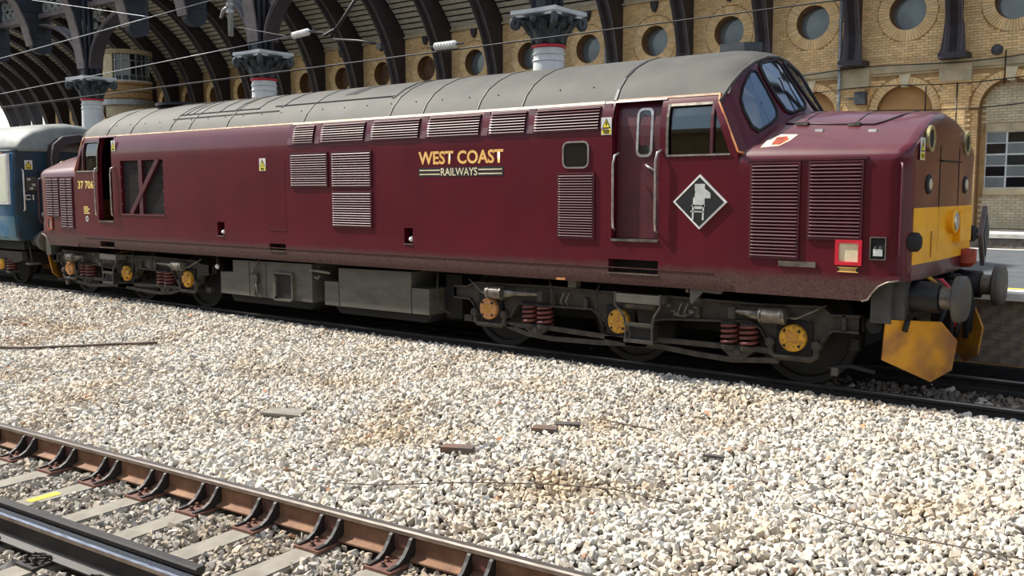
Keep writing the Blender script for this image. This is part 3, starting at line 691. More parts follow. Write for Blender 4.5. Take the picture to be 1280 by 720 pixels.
# ================================================================== iron columns, valley girder and main span ribs
YC = 4.9
COLX = [0.04, -9.17, -17.92, -27.0, -36.1]
def column(x, lab):
    t = thing('iron_column', lab, 'column', (x, YC, .915), 'iron columns on the island platform'); H = 4.10       # top of shaft above platform
    b = MB(); b.lathe((0, 0, 0), 'z', [(0, .50), (.25, .50), (.27, .44), (.5, .44), (.55, .36), (.7, .34), (2.6, .34), (H-.45, .32), (H-.02, .31)], 24); b.build('shaft', M['colwhite'], t, True, angle=.6)
    for z in (H-.30, H-.17): b = MB(); b.lathe((0, 0, z), 'z', [(0, .312), (.01, .335), (.03, .335), (.04, .312)], 24); b.build('ring', M['colwhite'], t, True)
    b = MB(); b.lathe((0, 0, H-.03), 'z', [(0, .33), (.01, .35), (.05, .35), (.06, .33)], 24); b.build('red_band', M['red'], t, True)['label'] = 'thin dark red band'
    b = MB(); b.lathe((0, 0, H+.03), 'z', [(0, .31), (.15, .33), (.35, .40), (.50, .50), (.56, .58)], 24); cap = b.build('capital', M['capital'], t, True); cap['label'] = 'dark grey leafy capital'
    leafs = MB()
    def leaf(ang, z0, h, r0, out, wd):
        q = MB(); d = Vector((math.cos(ang), math.sin(ang), 0)); s = Vector((-d.y, d.x, 0)); rr = []
        for i in range(7):
            u = i/6; r = r0+out*u**2.2; z = z0+h*(u if u < .85 else .85+(u-.85)*-.6); w_ = wd*(.75+.5*math.sin(PI*u))*(1 if u < .9 else .6)
            c = d*r+Vector((0, 0, z)); rr.append([c-s*w_, c+d*.03, c+s*w_, c-d*.035])
        q.loft(rr); return q
    for i in range(8):
        leaf(2*PI*i/8, H+.03, .34, .33, .14, .10).build('leaf', M['capital'], cap, True)
    for i in range(8):
        leaf(2*PI*(i+.5)/8, H+.10, .46, .34, .26, .09).build('leaf', M['capital'], cap, True)
    for i in range(4):
        a = PI/4+i*PI/2; d = Vector((math.cos(a), math.sin(a), 0)); s = Vector((-d.y, d.x, 0))
        q = MB(); pts = [d*(.36+.31*u)+Vector((0, 0, H+.25+.30*math.sin(u*PI/2))) for u in np.linspace(0, 1, 7)]+[d*(.68+.06*math.sin(w_))+Vector((0, 0, H+.46+.085*math.cos(w_))) for w_ in np.linspace(.3, 5.6, 10)]
        q.tube(pts, .065, 7); q.build('volute', M['capital'], cap, True)
        f = MB(); f.lathe((.50*math.cos(i*PI/2), .50*math.sin(i*PI/2), H+.42), 'z', [(0, .02), (.05, .08), (.12, .08), (.16, .03)], 8); f.build('rosette', M['capital'], cap, True)
    b = MB()
    n = 6; pts = []
    for q in range(4):
        a, c = PI/4+q*PI/2, PI/4+(q+1)*PI/2; p0 = Vector((math.cos(a), math.sin(a)))*.78; p1 = Vector((math.cos(c), math.sin(c)))*.78
        for i in range(n):
            u = i/n; p = p0.lerp(p1, u); p = p*(1-.06*math.sin(PI*u)); pts.append((p.x, p.y))
    for z0, z1, s_ in ((H+.56, H+.62, .94), (H+.62, H+.70, 1.0)): b.prism([(x_*s_, y_*s_) for x_, y_ in pts], 'z', z0, z1)
    b.build('abacus', M['colwhite'], t)
    return t
for i, x in enumerate(COLX): column(x, ('white iron column with leafy capital standing behind the loco engine grilles', 'white iron column with leafy capital behind the plain middle of the loco roof', 'white iron column with leafy capital between loco rear cab and coach', 'iron column far down the island platform', 'iron column far down the island platform')[i])
IZ = [5.62, 6.4, 7.0, 7.6, 8.2, 9.0, 10.0, 10.6]; IY = [4.66, 4.57, 4.48, 4.33, 4.05, 3.5, 2.5, 1.7]
def main_rib(x, foot, lab):
    t = thing('main_span_rib', lab, 'roof rib', (x, 5.0, foot), 'main span roof ribs')
    zs = np.linspace(foot+.25, 10.5, 18); inn = [(interp(z, IZ, IY), z) for z in zs]; out = [(5.15 if z < 9 else 5.15-(z-9)**1.3*.8, z+.25) for z in zs]
    bot = [(lerp(inn[0][0], 5.15, .5)-math.cos(a)*.5*(5.15-inn[0][0]), foot+.25-.25*math.sin(a)) for a in np.linspace(0, PI, 9)] if foot > 6 else [(inn[0][0], foot), (5.15, foot)]
    poly = [p for p in bot]+[p for p in out]+[p for p in inn[::-1]]
    b = MB(); b.prism([(p[0]-5.0, p[1]-foot) for p in poly], 'x', -.12, .12); b.build('web', M['ironblue'], t)
    b = MB(); b.loft([[(hx, p[0]-5.0-dy, p[1]-foot) for hx, dy in ((-.21, .05), (.21, .05), (.21, 0), (-.21, 0))] for p in inn]); b.build('lower_flange', M['irongrey'], t)
    if foot < 6:
        for dx, dy in ((-.24, -.05), (.24, -.05), (-.22, -.2), (.22, -.2), (-.18, -.34), (.18, -.34)): q = MB(); q.cyl((dx, dy, 0), (dx, dy, 2.6), .07, 8); q.build('colonnette', M['ironblue'], t, True)
    for z in (foot+.5, foot+1.36, foot+2.3):
        for sx in (-.13, .13): q = MB(); q.box(sx-.02, sx+.02, interp(z, IZ, IY)-5.0+.1, .12, z-foot, z-foot+.06); q.build('stiffener', M['ironblue'], t)
for a, bX in zip(COLX[:-1], COLX[1:]):
    if a < -5 or True:
        for u in (1/3, 2/3): main_rib(lerp(a, bX, u), 6.68, 'blue-black iron rib with rounded foot '+('between the columns behind the engine grilles and mid roof', 'between the mid roof column and the coach column', 'above the coach roof beyond its nearest column', 'far down the platform past the coach')[COLX.index(a)])
for x in COLX: main_rib(x, 5.716, 'grey-flanged iron rib springing from '+('the column behind the engine grilles', 'the column behind the middle of the loco roof', 'the column between loco rear cab and coach', 'a far column past the coach', 'a far column past the coach')[COLX.index(x)])
def girder(xa, xb, lab):
    """arched valley girder between two columns: curved braces, pierced spandrels, pierced top panel"""
    t = thing('valley_girder', lab, 'girder', ((xa+xb)/2, YC, 5.62), 'valley girders between the iron columns'); L = abs(xa-xb); h = L/2
    for s in (-1, 1):
        # curved brace from column (u=h) to the first rib foot (u = h - L/3)
        pts = []
        for i in range(13):
            a = PI/2*i/12; pts.append((s*(h-.308-(L/3-.426)*(1-math.cos(a))), .35+1.65*math.sin(a)))
        b = MB(); rr = []
        for i, (px_, pz) in enumerate(pts):
            d = Vector((pts[min(i+1, 12)][0]-pts[max(i-1, 0)][0], pts[min(i+1, 12)][1]-pts[max(i-1, 0)][1])).normalized(); n_ = Vector((-d.y, d.x))*(.09 if s > 0 else -.09)
            rr.append([(px_, -.2, pz), (px_, .2, pz), (px_-n_.x*-1, .2, pz+n_.y*1), (px_-n_.x*-1, -.2, pz+n_.y*1)])
        b.loft(rr); br = b.build('arched_brace', M['iron'], t)
        b = MB(); b.tube([(p[0], -.2, p[1]) for p in pts[:-1]]+[(pts[-1][0]+s*.03, -.2, pts[-1][1])], .025, 6); b.build('pale_edge', M['red'] if False else M['irongrey'], br, True)
        # pierced spandrel: rings between the brace and the top bar
        for i, (u, z, r) in enumerate(((.46, 1.75, .13), (.45, 1.4, .11), (.74, 1.86, .12), (.44, 1.1, .09), (1.02, 1.95, .08), (.62, 1.62, .07), (.40, .85, .06))):
            q = MB(); q.lathe((s*(h-u), 0, z+.25), 'y', [(-.03, r), (-.03, r*.62), (.03, r*.62), (.03, r)], 10); q.f = q.f[:-2]; q.m = q.m[:-2]
            q.add(*[[], []]); q.build('tracery_ring', M['lattice'], t, recalc=False)
        b = MB(); b.box(s*h-s*.336-(.03), s*h-s*.336+.03, -.04, .04, .9, 2.3); b.build('tracery_bar', M['red'] if False else M['iron'], t)
    for xa_, xb_, e0, e1 in ((-h, -L/6, 1, 0), (-L/6, L/6, 0, 0), (L/6, h, 0, 1)):
        b = MB(); b.box(xa_+(.308 if e0 else .119), xb_-(.308 if e1 else .119), -.16, .16, 2.22, 2.38); b.build('bottom_bar', M['irongrey'], t)
        b = MB(); b.box(xa_+.119, xb_-.119, -.16, .16, 3.1, 3.3); b.build('top_bar', M['irongrey'], t)
    # pierced panel of quatrefoil holes: a lattice plate with dark round holes cut through
    nx = int((2*h-.68)/.42)
    for i in range(nx):
        x0 = -h+.34+i*.42; N = 8
        if abs(abs(x0+.21)-L/6) < .34: continue
        for z in (2.56, 2.9):
            q = MB(); cx = x0+.21; v = []
            for yy in (-.03, .03):
                for kk in range(N): a = 2*PI*kk/N+PI/8; v.append((cx+.11*math.cos(a), yy, z+.11*math.sin(a)))
                for kk in range(N):
                    a = 2*PI*kk/N+PI/8; m_ = max(abs(math.cos(a))/.21, abs(math.sin(a))/.18); v.append((cx+math.cos(a)/m_, yy, z+math.sin(a)/m_))
            f = [(kk, (kk+1) % N, N+(kk+1) % N, N+kk) for kk in range(N)]+[(2*N+kk, 3*N+kk, 3*N+(kk+1) % N, 2*N+(kk+1) % N) for kk in range(N)]+[(kk, 2*N+kk, 2*N+(kk+1) % N, (kk+1) % N) for kk in range(N)]
            q.add(v, f); q.build('pierced_panel', M['lattice'], t, recalc=False)
GL = ('pierced iron valley girder reaching the column behind the engine grilles', 'pierced iron valley girder between the column behind mid roof and the column by the coach', 'pierced iron valley girder running from the column by the coach above its roof', 'pierced iron valley girder far down the platform beyond the coach')
for i in range(4): girder(COLX[i], COLX[i+1], GL[i])

# ================================================================== bay turret on the far wall
def turret():
    X0 = -41.2; YW = yw(X0); c = Vector((X0, YW-3.66, 6.95)); t = thing('signal_cabin_bay', 'rounded brick cabin bay with white windows projecting from the far wall', 'cabin', c)
    def drum(name, r, z0, z1, mat, par=t): b = MB(); b.lathe((0, 0, z0), 'z', [(0, r), (z1-z0, r)], 32); return b.build(name, mat, par, True, angle=.6)
    drum('corbel', 1.20, -.55, .1, M['stone']); drum('ledge', 1.48, .1, .40, M['galv'])
    for i in range(10): drum('brick_course', 1.36+.012*(i % 2), .40+i*.1, .50+i*.1, M['reveal'] if i % 4 == 0 else M['mortar'])
    drum('sill', 1.40, 1.40, 1.50, M['coping']); drum('apron_panel', 1.24, 1.50, 1.78, M['capital']); drum('glazing', 1.20, 1.78, 2.98, M['darkglass']); drum('eaves', 1.44, 2.98, 3.22, M['stone'])
    for a in np.radians(np.arange(-60, 121, 18)):
        b = MB(); b.box(-.035, .035, -.035, .035, 1.50, 2.98, Matrix.Translation((1.22*math.cos(a), 1.22*math.sin(a), 0)) @ Matrix.Rotation(a, 4, 'Z')); b.build('mullion', M['galv'], t)
    for z in (1.78, 2.62):
        b = MB(); b.tube([(1.225*math.cos(a), 1.225*math.sin(a), z) for a in np.radians(np.arange(-66, 127, 6))], .03, 6); b.build('transom', M['galv'], t)
    an = np.radians(np.linspace(-200, -66, 20)); p = MB(); p.prism([(1.30*math.cos(a), 1.30*math.sin(a)) for a in an]+[(1.0*math.cos(a), 1.0*math.sin(a)) for a in an[::-1]], 'z', 1.45, 3.0); p.build('round_pier', M['paleston'], t, True, angle=.7)
    b = MB(); b.box(-.10, .90, -.6, 3.66+(yw(X0+.4)-YW)-.015, -.85, -.25); b.build('corbel_beam', M['stone'], t)
turret()

# ================================================================== overhead line equipment
def wire(p0, p1, r, mat, lab, sag=0.0, group='overhead line wires'):
    pts = [Vector(p0).lerp(Vector(p1), u)+Vector((0, 0, -sag*4*u*(1-u))) for u in np.linspace(0, 1, 15)]
    b = MB(); b.tube(pts, r, 6); o = b.build('overhead_wire', mat, None, True); tag(o, lab, 'wire', group); return o
wire((-60, .1, 4.5), (-4.27, 0, 5.738), .010, M['wirelt'], 'bright catenary wire climbing above the rear of the locomotive', .25)
wire((-4.27, 0, 5.738), (16, 0, 5.95), .010, M['wirelt'], 'catenary wire high above the locomotive cab')
wire((-60, 0, 4.20), (16, 0, 4.33), .008, M['wire'], 'contact wire running low over the locomotive roof', .06)
wire((-60, .05, 3.5), (-1.95, 0, 4.84), .008, M['wirelt'], 'tail wire ending at the white ribbed insulator beside the strut', .05)
wire((-45, 14.0, 6.75), (16, 14.0, 7.05), .013, M['wire'], 'contact wire over the sunken far track')
wire((-11.34, .004, 6.592), (-6.4, .004, 5.657), .007, M['wirelt'], 'short dropper stay joining the catenary wire')
wire((-3.90, .14, 5.235), (-2.04, 0, 4.842), .006, M['wire'], 'thin stay wire slanting down from the drop tube to the insulator')
def insulator(x, z, x2, z2, lab, y=0):
    t = thing('insulator', lab, 'insulator', (x, y, z), 'white ribbed insulators'); b = MB(); d = Vector((x2-x, 0, z2-z)); L = d.length; u = d/L
    pr = []; nr = 7
    rings = []
    for i in range(nr*4+1):
        s = i/(nr*4); r = .062 if i % 4 in (1, 2) else .035
        c = u*(L*s); a = Vector((-u.z, 0, u.x)); e = Vector((0, 1, 0)); rings.append([c+a*r*math.cos(2*PI*k/12)+e*r*math.sin(2*PI*k/12) for k in range(12)])
    b.loft(rings); b.build('ribbed_body', M['insul'], t, True)
    for s0, s1 in ((-.35, 0), (1.0, 1.35)): q = MB(); q.tube([u*L*s0, u*L*s1], .014, 6); q.build('end_fitting', M['wire'], t)
insulator(-1.92, 4.845, -1.50, 4.872, 'white ribbed insulator between the tail wire and the slanting strut')
insulator(1.45, 4.345, 1.88, 4.345, 'white ribbed insulator on the wire above the engine grilles')
def strut():
    t = thing('registration_arm', 'dark slanting overhead line strut with clamp and short steady arm', 'strut', (-.95, 0, 4.72))
    b = MB(); b.tube([(0, 0, 0), (.29, .06, .32), (1.01, .18, 1.11)], .028, 8); b.build('strut_tube', M['wire'], t, True)
    b = MB(); b.tube([(-.15, 0, .05), (.12, 0, .12)], .03, 8); b.build('clamp', M['black'], t); b = MB(); b.tube([(.02, 0, -.03), (.7, 0, -.12), (1.18, 0, -.22)], .018, 6); a = b.build('steady_arm', M['black'], t, True)
    b = MB(); b.box(1.12, 1.22, -.02, .02, -.30, -.2); b.build('clip', M['black'], a)
    b = MB(); b.tube([(-.35, 0, .14), (-.5, 0, .14), (-.14, 0, .09)], .014, 6); b.build('link', M['wire'], t)
strut()
def drop_tube():
    t = thing('drop_tube', 'grey galvanised drop tube hanging from the roof with a small bracket', 'tube', (-3.94, .16, 5.06)); b = MB(); b.cyl((0, 0, 0), (0, 0, 3.0), .055, 10); b.build('tube', M['galv'], t, True)
    for z in (.42, .55): b = MB(); b.lathe((0, 0, z), 'z', [(0, .075), (.05, .075)], 10); b.build('clamp_ring', M['galv'], t)
    b = MB(); b.tube([(-.05, 0, .55), (-.22, 0, .5), (-.3, 0, .36)], .03, 6); b.build('bracket', M['galv'], t, True)
drop_tube()
# cables along the brick wall near the string course
for z, x1, lab in ((5.95, -8, 'black cable clipped along the string course'), (5.32, -8, 'black cable slung below the string course'), (4.55, -8, 'black cable crossing the blind arches')):
    pts = [(x, yw(x)-.32-.082*math.exp(-((x-.45)/.7)**2), z+.05*math.sin(x*1.1)+(.01*x)) for x in np.linspace(x1, 8.5, 90)]
    b = MB(); b.tube(pts, .018, 5); o = b.build('wall_cable', M['black'], None, True); tag(o, lab, 'cable', 'cables on the brick wall')
for x, z0, z1 in ((4.05, 1.0, 5.35), (5.35, 5.2, 6.2), (3.15, 4.3, 5.3)):
    b = MB(); b.tube([(x, yw(x)-.26, z0), (x, yw(x)-.26, z1)], .02, 6); o = b.build('conduit', M['black'], None, True); tag(o, 'thin black conduit dropping down the brick wall', 'conduit', 'conduits on the brick wall')
b = MB(); b.lathe((5.15, yw(5.15)-.45, 6.05), 'z', [(0, .05), (.04, .14), (.14, .17), (.24, .14), (.30, .06)], 14); o = b.build('speaker_globe', M['capital'], None, True); tag(o, 'dark round loudspeaker globe sitting on the string course', 'loudspeaker')
b = MB(); b.box(1.0, 1.35, yw(1)-.45, yw(1)-.2, 4.85, 5.25); b.box(.75, 1.0, yw(1)-.36, yw(1)-.30, 5.02, 5.08); o = b.build('junction_box', M['capital'], None); tag(o, 'small grey junction box on the brick wall beside the pipe', 'junction box')

# ================================================================== LOCOMOTIVE
LOCO = thing('diesel_locomotive', 'maroon diesel locomotive with a grey roof and yellow nose panel', 'locomotive')
def ys(z):
    """half width of the body side at height z"""
    return interp(z, [1.03, 1.10, 2.78, 2.88, 2.98, 3.08, 3.16, 3.20], [1.335, 1.35, 1.35, 1.345, 1.332, 1.308, 1.275, 1.25])
def xs_front(z): return interp(z, [1.0, 2.54, 3.12, 3.3], [7.13, 7.13, 6.87, 6.87])
def warp(x, z):
    a = abs(x)
    if a > 6.26: a = 6.26+(a-6.26)*(xs_front(z)-6.26)/.61
    return math.copysign(a, x)
CABW = (6.26, 6.80, 2.54, 3.12)
HOLES = [(5.52, 6.16, 1.56, 3.20), CABW, (-6.80, -6.26, 2.54, 3.10), (-6.27, -5.73, 1.56, 3.20), (-5.42, -3.98, 1.71, 2.71), (5.48, 6.16, 1.17, 1.33), (-6.27, -5.75, 1.06, 1.17), (-.99, -.58, 1.19, 1.30), (2.06, 2.23, 1.40, 1.62), (-2.39, -2.19, 1.39, 1.62)]
def side_skin(sgn, holes):
    xs = {-6.87, 6.87}; zs = {1.03, 1.10, 2.78, 2.83, 2.88, 2.93, 2.98, 3.03, 3.08, 3.12, 3.16, 3.20, 2.54}
    for x in np.arange(-6.5, 6.6, .8): xs.add(round(float(x), 3))
    for h in holes: xs |= {h[0], h[1]}; zs |= {h[2], h[3]}
    xs = sorted(xs); zs = sorted(zs); b = MB(); idx = {}
    def vid(i, j):
        if (i, j) not in idx: idx[i, j] = len(b.v); b.v.append((warp(xs[i], zs[j]), sgn*ys(zs[j]), zs[j]))
        return idx[i, j]
    def inh(x, z): return any(h[0] < x < h[1] and h[2] < z < h[3] for h in holes)
    for i in range(len(xs)-1):
        for j in range(len(zs)-1):
            if inh((xs[i]+xs[i+1])/2, (zs[j]+zs[j+1])/2): continue
            q = [vid(i, j), vid(i+1, j), vid(i+1, j+1), vid(i, j+1)]
            b.f.append(tuple(q if sgn < 0 else q[::-1])); b.m.append(0)
    # reveals round each hole
    for (x0, x1, z0, z1) in holes:
        d = .10 if (z1-z0) > .5 else .22
        P = [(x0, z0), (x1, z0), (x1, z1), (x0, z1)]
        for a, c in zip(P, P[1:]+P[:1]):
            n = 4
            for k in range(n):
                p = (lerp(a[0], c[0], k/n), lerp(a[1], c[1], k/n)); q = (lerp(a[0], c[0], (k+1)/n), lerp(a[1], c[1], (k+1)/n))
                b.add([(warp(*p), sgn*ys(p[1]), p[1]), (warp(*q), sgn*ys(q[1]), q[1]), (warp(*q), sgn*(ys(q[1])-d), q[1]), (warp(*p), sgn*(ys(p[1])-d), p[1])], [(0, 1, 2, 3)])
    return b
side_skin(-1, HOLES).build('body_side', M['maroon'], LOCO, True, recalc=False, angle=.5)
side_skin(1, [CABW, (-6.80, -6.26, 2.54, 3.10)]).build('body_side', M['maroon'], LOCO, True, recalc=False, angle=.5)
b = MB(); b.box(-6.9, 6.9, -1.2, 1.2, 1.05, 1.5); b.build('underframe', M['hole'], LOCO)
for x in (-5.35, 5.35): b = MB(); b.box(x-.03, x+.03, -1.23, 1.23, 1.5, 3.1); b.build('cab_bulkhead', M['hole'], LOCO)
# skirt (solebar fairing) carried on under the noses, with the rounded cut-out at the ends
for s in (-1, 1):
    for sy in (-1, 1):
        b = MB(); pts = [(7.125, 1.03), (8.50, 1.03), (8.56, 1.05), (8.60, 1.12), (8.66, 1.19), (8.74, 1.235), (8.86, 1.26), (8.86, 1.30), (7.125, 1.30)]
        pts = [(x-(.22 if s < 0 and x > 8 else 0), z) for x, z in pts]; b.prism([(s*x, z) for x, z in pts], 'y', sy*1.30, sy*1.351); b.build('skirt', M['maroon'], LOCO)
        bd = MB(); bd.tube([(s*x, sy*1.352, z-.005) for x, z in pts[1:7]], .010, 5); bd.build('skirt_bead', M['steel'], LOCO, True)
# rain strip and seams on the skirt
b = MB(); b.box(-6.86, 6.86, -1.358, -1.348, 1.225, 1.236); b.build('skirt_ridge', M['maroon'], LOCO)

# ---- roof
RP = [(-1.25, 3.20), (-1.17, 3.335), (-1.02, 3.485), (-.80, 3.62), (-.52, 3.735), (-.25, 3.80), (0, 3.82), (.25, 3.80), (.52, 3.735), (.80, 3.62), (1.02, 3.485), (1.17, 3.335), (1.25, 3.20)]
def roof_ring(x, drop=0.0, o=0.0): return [(x, y*(1+o), z+o-drop*max(0, (z-3.2)/.62)) for y, z in RP]
b = MB(); b.loft([roof_ring(x, d) for x, d in ((-6.96, .10), (-6.90, .055), (-6.75, .02), (-6.55, 0), (-6, 0), (-3, 0), (0, 0), (3, 0), (5.52, 0), (6.55, 0), (6.75, .02), (6.90, .055), (6.96, .10))], closed=False, cap=False)
ROOF = b.build('roof', M['roofgrey'], LOCO, True, recalc=False)
for p in ROOF.data.polygons: pass
bm = bmesh.new(); bm.from_mesh(ROOF.data); bmesh.ops.reverse_faces(bm, faces=bm.faces); bm.to_mesh(ROOF.data); bm.free()
def roof_seam(x, w=.02, full=True, i0=0, i1=12, mat='black', h=.008):
    b = MB(); R = RP[i0:i1+1]; b.loft([[(x-w/2, y*(1+h/1.2), z+h), (x+w/2, y*(1+h/1.2), z+h), (x+w/2, y, z-.01), (x-w/2, y, z-.01)] for y, z in R]); return b.build('roof_seam', M[mat], ROOF)
for x in (5.50, -6.05): roof_seam(x, .035)
for x in (-5.2, -3.9, -3.3, -2.2, -.2, 3.35, 4.1, 2.35): roof_seam(x, .012, mat='tank')
for x in (-3.75, -3.55, -2.75, -2.3, -1.65, -1.0): roof_seam(x, .03, i0=2, i1=10)
roof_seam(1.55, .05, i0=2, i1=10); roof_seam(1.70, .012, mat='tank')
def roof_line(x0, x1, i, t, w=.025, mat='black'):
    y, z = lerp(RP[i][0], RP[i+1][0], t), lerp(RP[i][1], RP[i+1][1], t); b = MB(); b.box(x0, x1, y-.012, y+.012, z-.01, z+.016); return b.build('roof_seam', M[mat], ROOF)
roof_line(-3.9, -1.6, 2, .1); roof_line(-1.2, 1.55, 2, .2); roof_line(-6.0, -4.0, 4, .5, mat='tank'); roof_line(-4.0, -1.0, 1, .6, mat='tank')
b = MB(); b.lathe((-5.2, 0, 3.79), 'z', [(0, .60), (.05, .60), (.05, .46), (.02, .44)], 32); b.build('roof_fan_ring', M['rubber'], ROOF, True, angle=.5)
for i in range(10): a = PI*i/10; q = MB(); q.box(-.44, .44, -.012, .012, 3.825, 3.84, Matrix.Translation((-5.2, 0, 0)) @ Matrix.Rotation(a, 4, 'Z')); q.build('fan_grille_bar', M['black'], ROOF)
b = MB(); b.loft([[(xa_, y, z+.006), (xb_, y, z+.006), (xb_, y, z-.01), (xa_, y, z-.01)] for (y, z), xa_, xb_ in zip(RP[3:6], (.28, .34, .40), (.52, .60, .68))]); b.build('exhaust_port', M['black'], ROOF)
b = MB(); b.prism([(6.30, -.16), (6.62, -.16), (6.78, 0.0), (6.62, .16), (6.30, .16)], 'z', 3.80, 3.91); b.build('horn_box', M['capital'], ROOF)
for i in range(46):
    x = -5.9+i*.25; q = MB(); q.lathe((x, -1.115, 3.392), 'z', [(0, .010), (.014, .008)], 6)
    if i % 2 == 0: q.build('rivet', M['tank'], ROOF)
# cream line and gutter along the cantrail
def cant_strip(name, x0, x1, z0, z1, out, mat, n=2):
    b = MB(); b.loft([[(x0, -ys(z0)-out, z0), (x1, -ys(z0)-out, z0), (x1, -ys(z1)-out, z1), (x0, -ys(z1)-out, z1)], [(x0, -ys(z0)+.02, z0), (x1, -ys(z0)+.02, z0), (x1, -ys(z1)+.02, z1), (x0, -ys(z1)+.02, z1)]]); return b.build(name, mat, LOCO)
cant_strip('cream_line', -.42, 5.36, 3.172, 3.205, .006, M['cream']); cant_strip('cream_line', -6.9, -.42, 3.185, 3.208, .006, M['cream']); cant_strip('orange_line', 5.54, 6.86, 3.19, 3.214, .008, M['cream'])
# orange line down the cab front edges
for s in (-1, 1):
    b = MB(); b.tube([(s*6.86, -1.262, 3.20), (s*6.875, -1.31, 3.11), (s*7.125, -1.355, 2.56), (s*7.19, -1.356, 2.545)], .013, 6); b.build('orange_line', M['orange'], LOCO, True)

# ---- noses: stacked plan outlines
def nose_w(z): return interp(z, [1.24, 2.40, 2.47, 2.53, 2.59, 2.66, 2.76, 2.86, 2.94, 2.99, 3.01], [1.35, 1.35, 1.343, 1.315, 1.25, 1.12, .93, .70, .45, .20, .02])
def nose_f(z): return interp(z, [1.24, 2.6, 2.80, 2.90, 2.96, 2.99, 3.01], [8.92, 8.92, 8.91, 8.895, 8.87, 8.84, 8.78])
def nose_ring(z, s):
    x0 = (7.129 if z < 2.545 else 7.02)+(.22 if s < 0 else 0)
    w_ = nose_w(z); xf = nose_f(z); r = min(interp(z, [2.38, 2.62], [.21, .085]), w_*.8); R = []
    lift = lambda x: 0 if z < 2.45 else (8.3-x)*.055*min(1, (z-2.45)/.4)
    for x in np.linspace(x0, xf-r, 8): R.append((x, -w_))
    for a in np.linspace(0, PI/2, 8)[1:]: R.append((xf-r+r*math.sin(a), -w_+r-r*math.cos(a)))
    y1 = w_-r
    for y in np.linspace(-y1, y1, 9)[1:-1]: R.append((xf+.025*(1-(y/max(y1, .01))**2), y))
    for a in np.linspace(PI/2, 0, 8)[:-1]: R.append((xf-r+r*math.sin(a), w_-r+r*math.cos(a)))
    for x in np.linspace(xf-r, x0, 8): R.append((x, w_))
    return [(s*x, y, z+lift(x)) for x, y in R]
NZ = [1.24, 1.5, 1.9, 2.3, 2.40, 2.44, 2.47, 2.50, 2.53, 2.56, 2.59, 2.625, 2.66, 2.71, 2.76, 2.81, 2.86, 2.90, 2.94, 2.97, 2.99, 3.003, 3.01]
NOSE = {}
for s in (-1, 1):
    b = MB(); b.loft([nose_ring(z, s) for z in NZ], closed=False, cap=False); n0 = len(b.v)
    o = b.build('nose', [M['maroon'], M['maroon_light']], LOCO, True, recalc=False, angle=.7); NOSE[s] = o
    if s < 0:
        bm = bmesh.new(); bm.from_mesh(o.data); bmesh.ops.reverse_faces(bm, faces=bm.faces); bm.to_mesh(o.data); bm.free()
    if s < 0: o.location.x = .22
    for p in o.data.polygons:
        if p.center.z > 2.50 and abs(p.center.x) < 8.80: p.material_index = 1
    b = MB(); b.box(min(s*6.9, s*8.7), max(s*6.9, s*8.7), -1.28, 1.28, 1.24, 1.28); b.build('nose_floor', M['hole'], LOCO)
# ---- cab fronts: ruled surface between roof brow and nose
BR = np.array([(6.87, -1.30, 3.12), (6.90, -1.16, 3.33), (6.93, -.95, 3.5), (6.95, -.65, 3.63), (6.96, -.3, 3.70), (6.97, 0, 3.72)])
BA = np.array([(7.13, -1.345, 2.54), (7.22, -1.24, 2.63), (7.33, -.93, 2.78), (7.39, -.6, 2.92), (7.42, -.3, 3.0), (7.43, 0, 3.05)])
BR[1:, 2] = [interp(y, [p[0] for p in RP], [p[1] for p in RP])-.10*max(0, (interp(y, [p[0] for p in RP], [p[1] for p in RP])-3.2)/.62) for y in BR[1:, 1]]
BR[:, 0] = [6.87, 6.93, 6.955, 6.96, 6.96, 6.96]
def cabpt(u, v, s, out=0.0, mir=1):
    i = min(int(u), 4); t = u-i
    a = BR[i]*(1-t)+BR[i+1]*t; c = BA[i]*(1-t)+BA[i+1]*t; p = a*(1-v)+c*v
    e = .01; a2 = BR[min(int(u+e), 4)]*(1-(u+e-min(int(u+e), 4)))+BR[min(int(u+e), 4)+1]*(u+e-min(int(u+e), 4)); c2 = BA[min(int(u+e), 4)]*(1-(u+e-min(int(u+e), 4)))+BA[min(int(u+e), 4)+1]*(u+e-min(int(u+e), 4))
    du = (a2*(1-v)+c2*v)-p; dv = c-a; n = np.cross(dv, du); n = n/np.linalg.norm(n)
    if n[0] < 0: n = -n
    p = p+n*out
    return (s*p[0], mir*p[1], p[2])
def bulge(v): return .02*math.sin(PI*v)
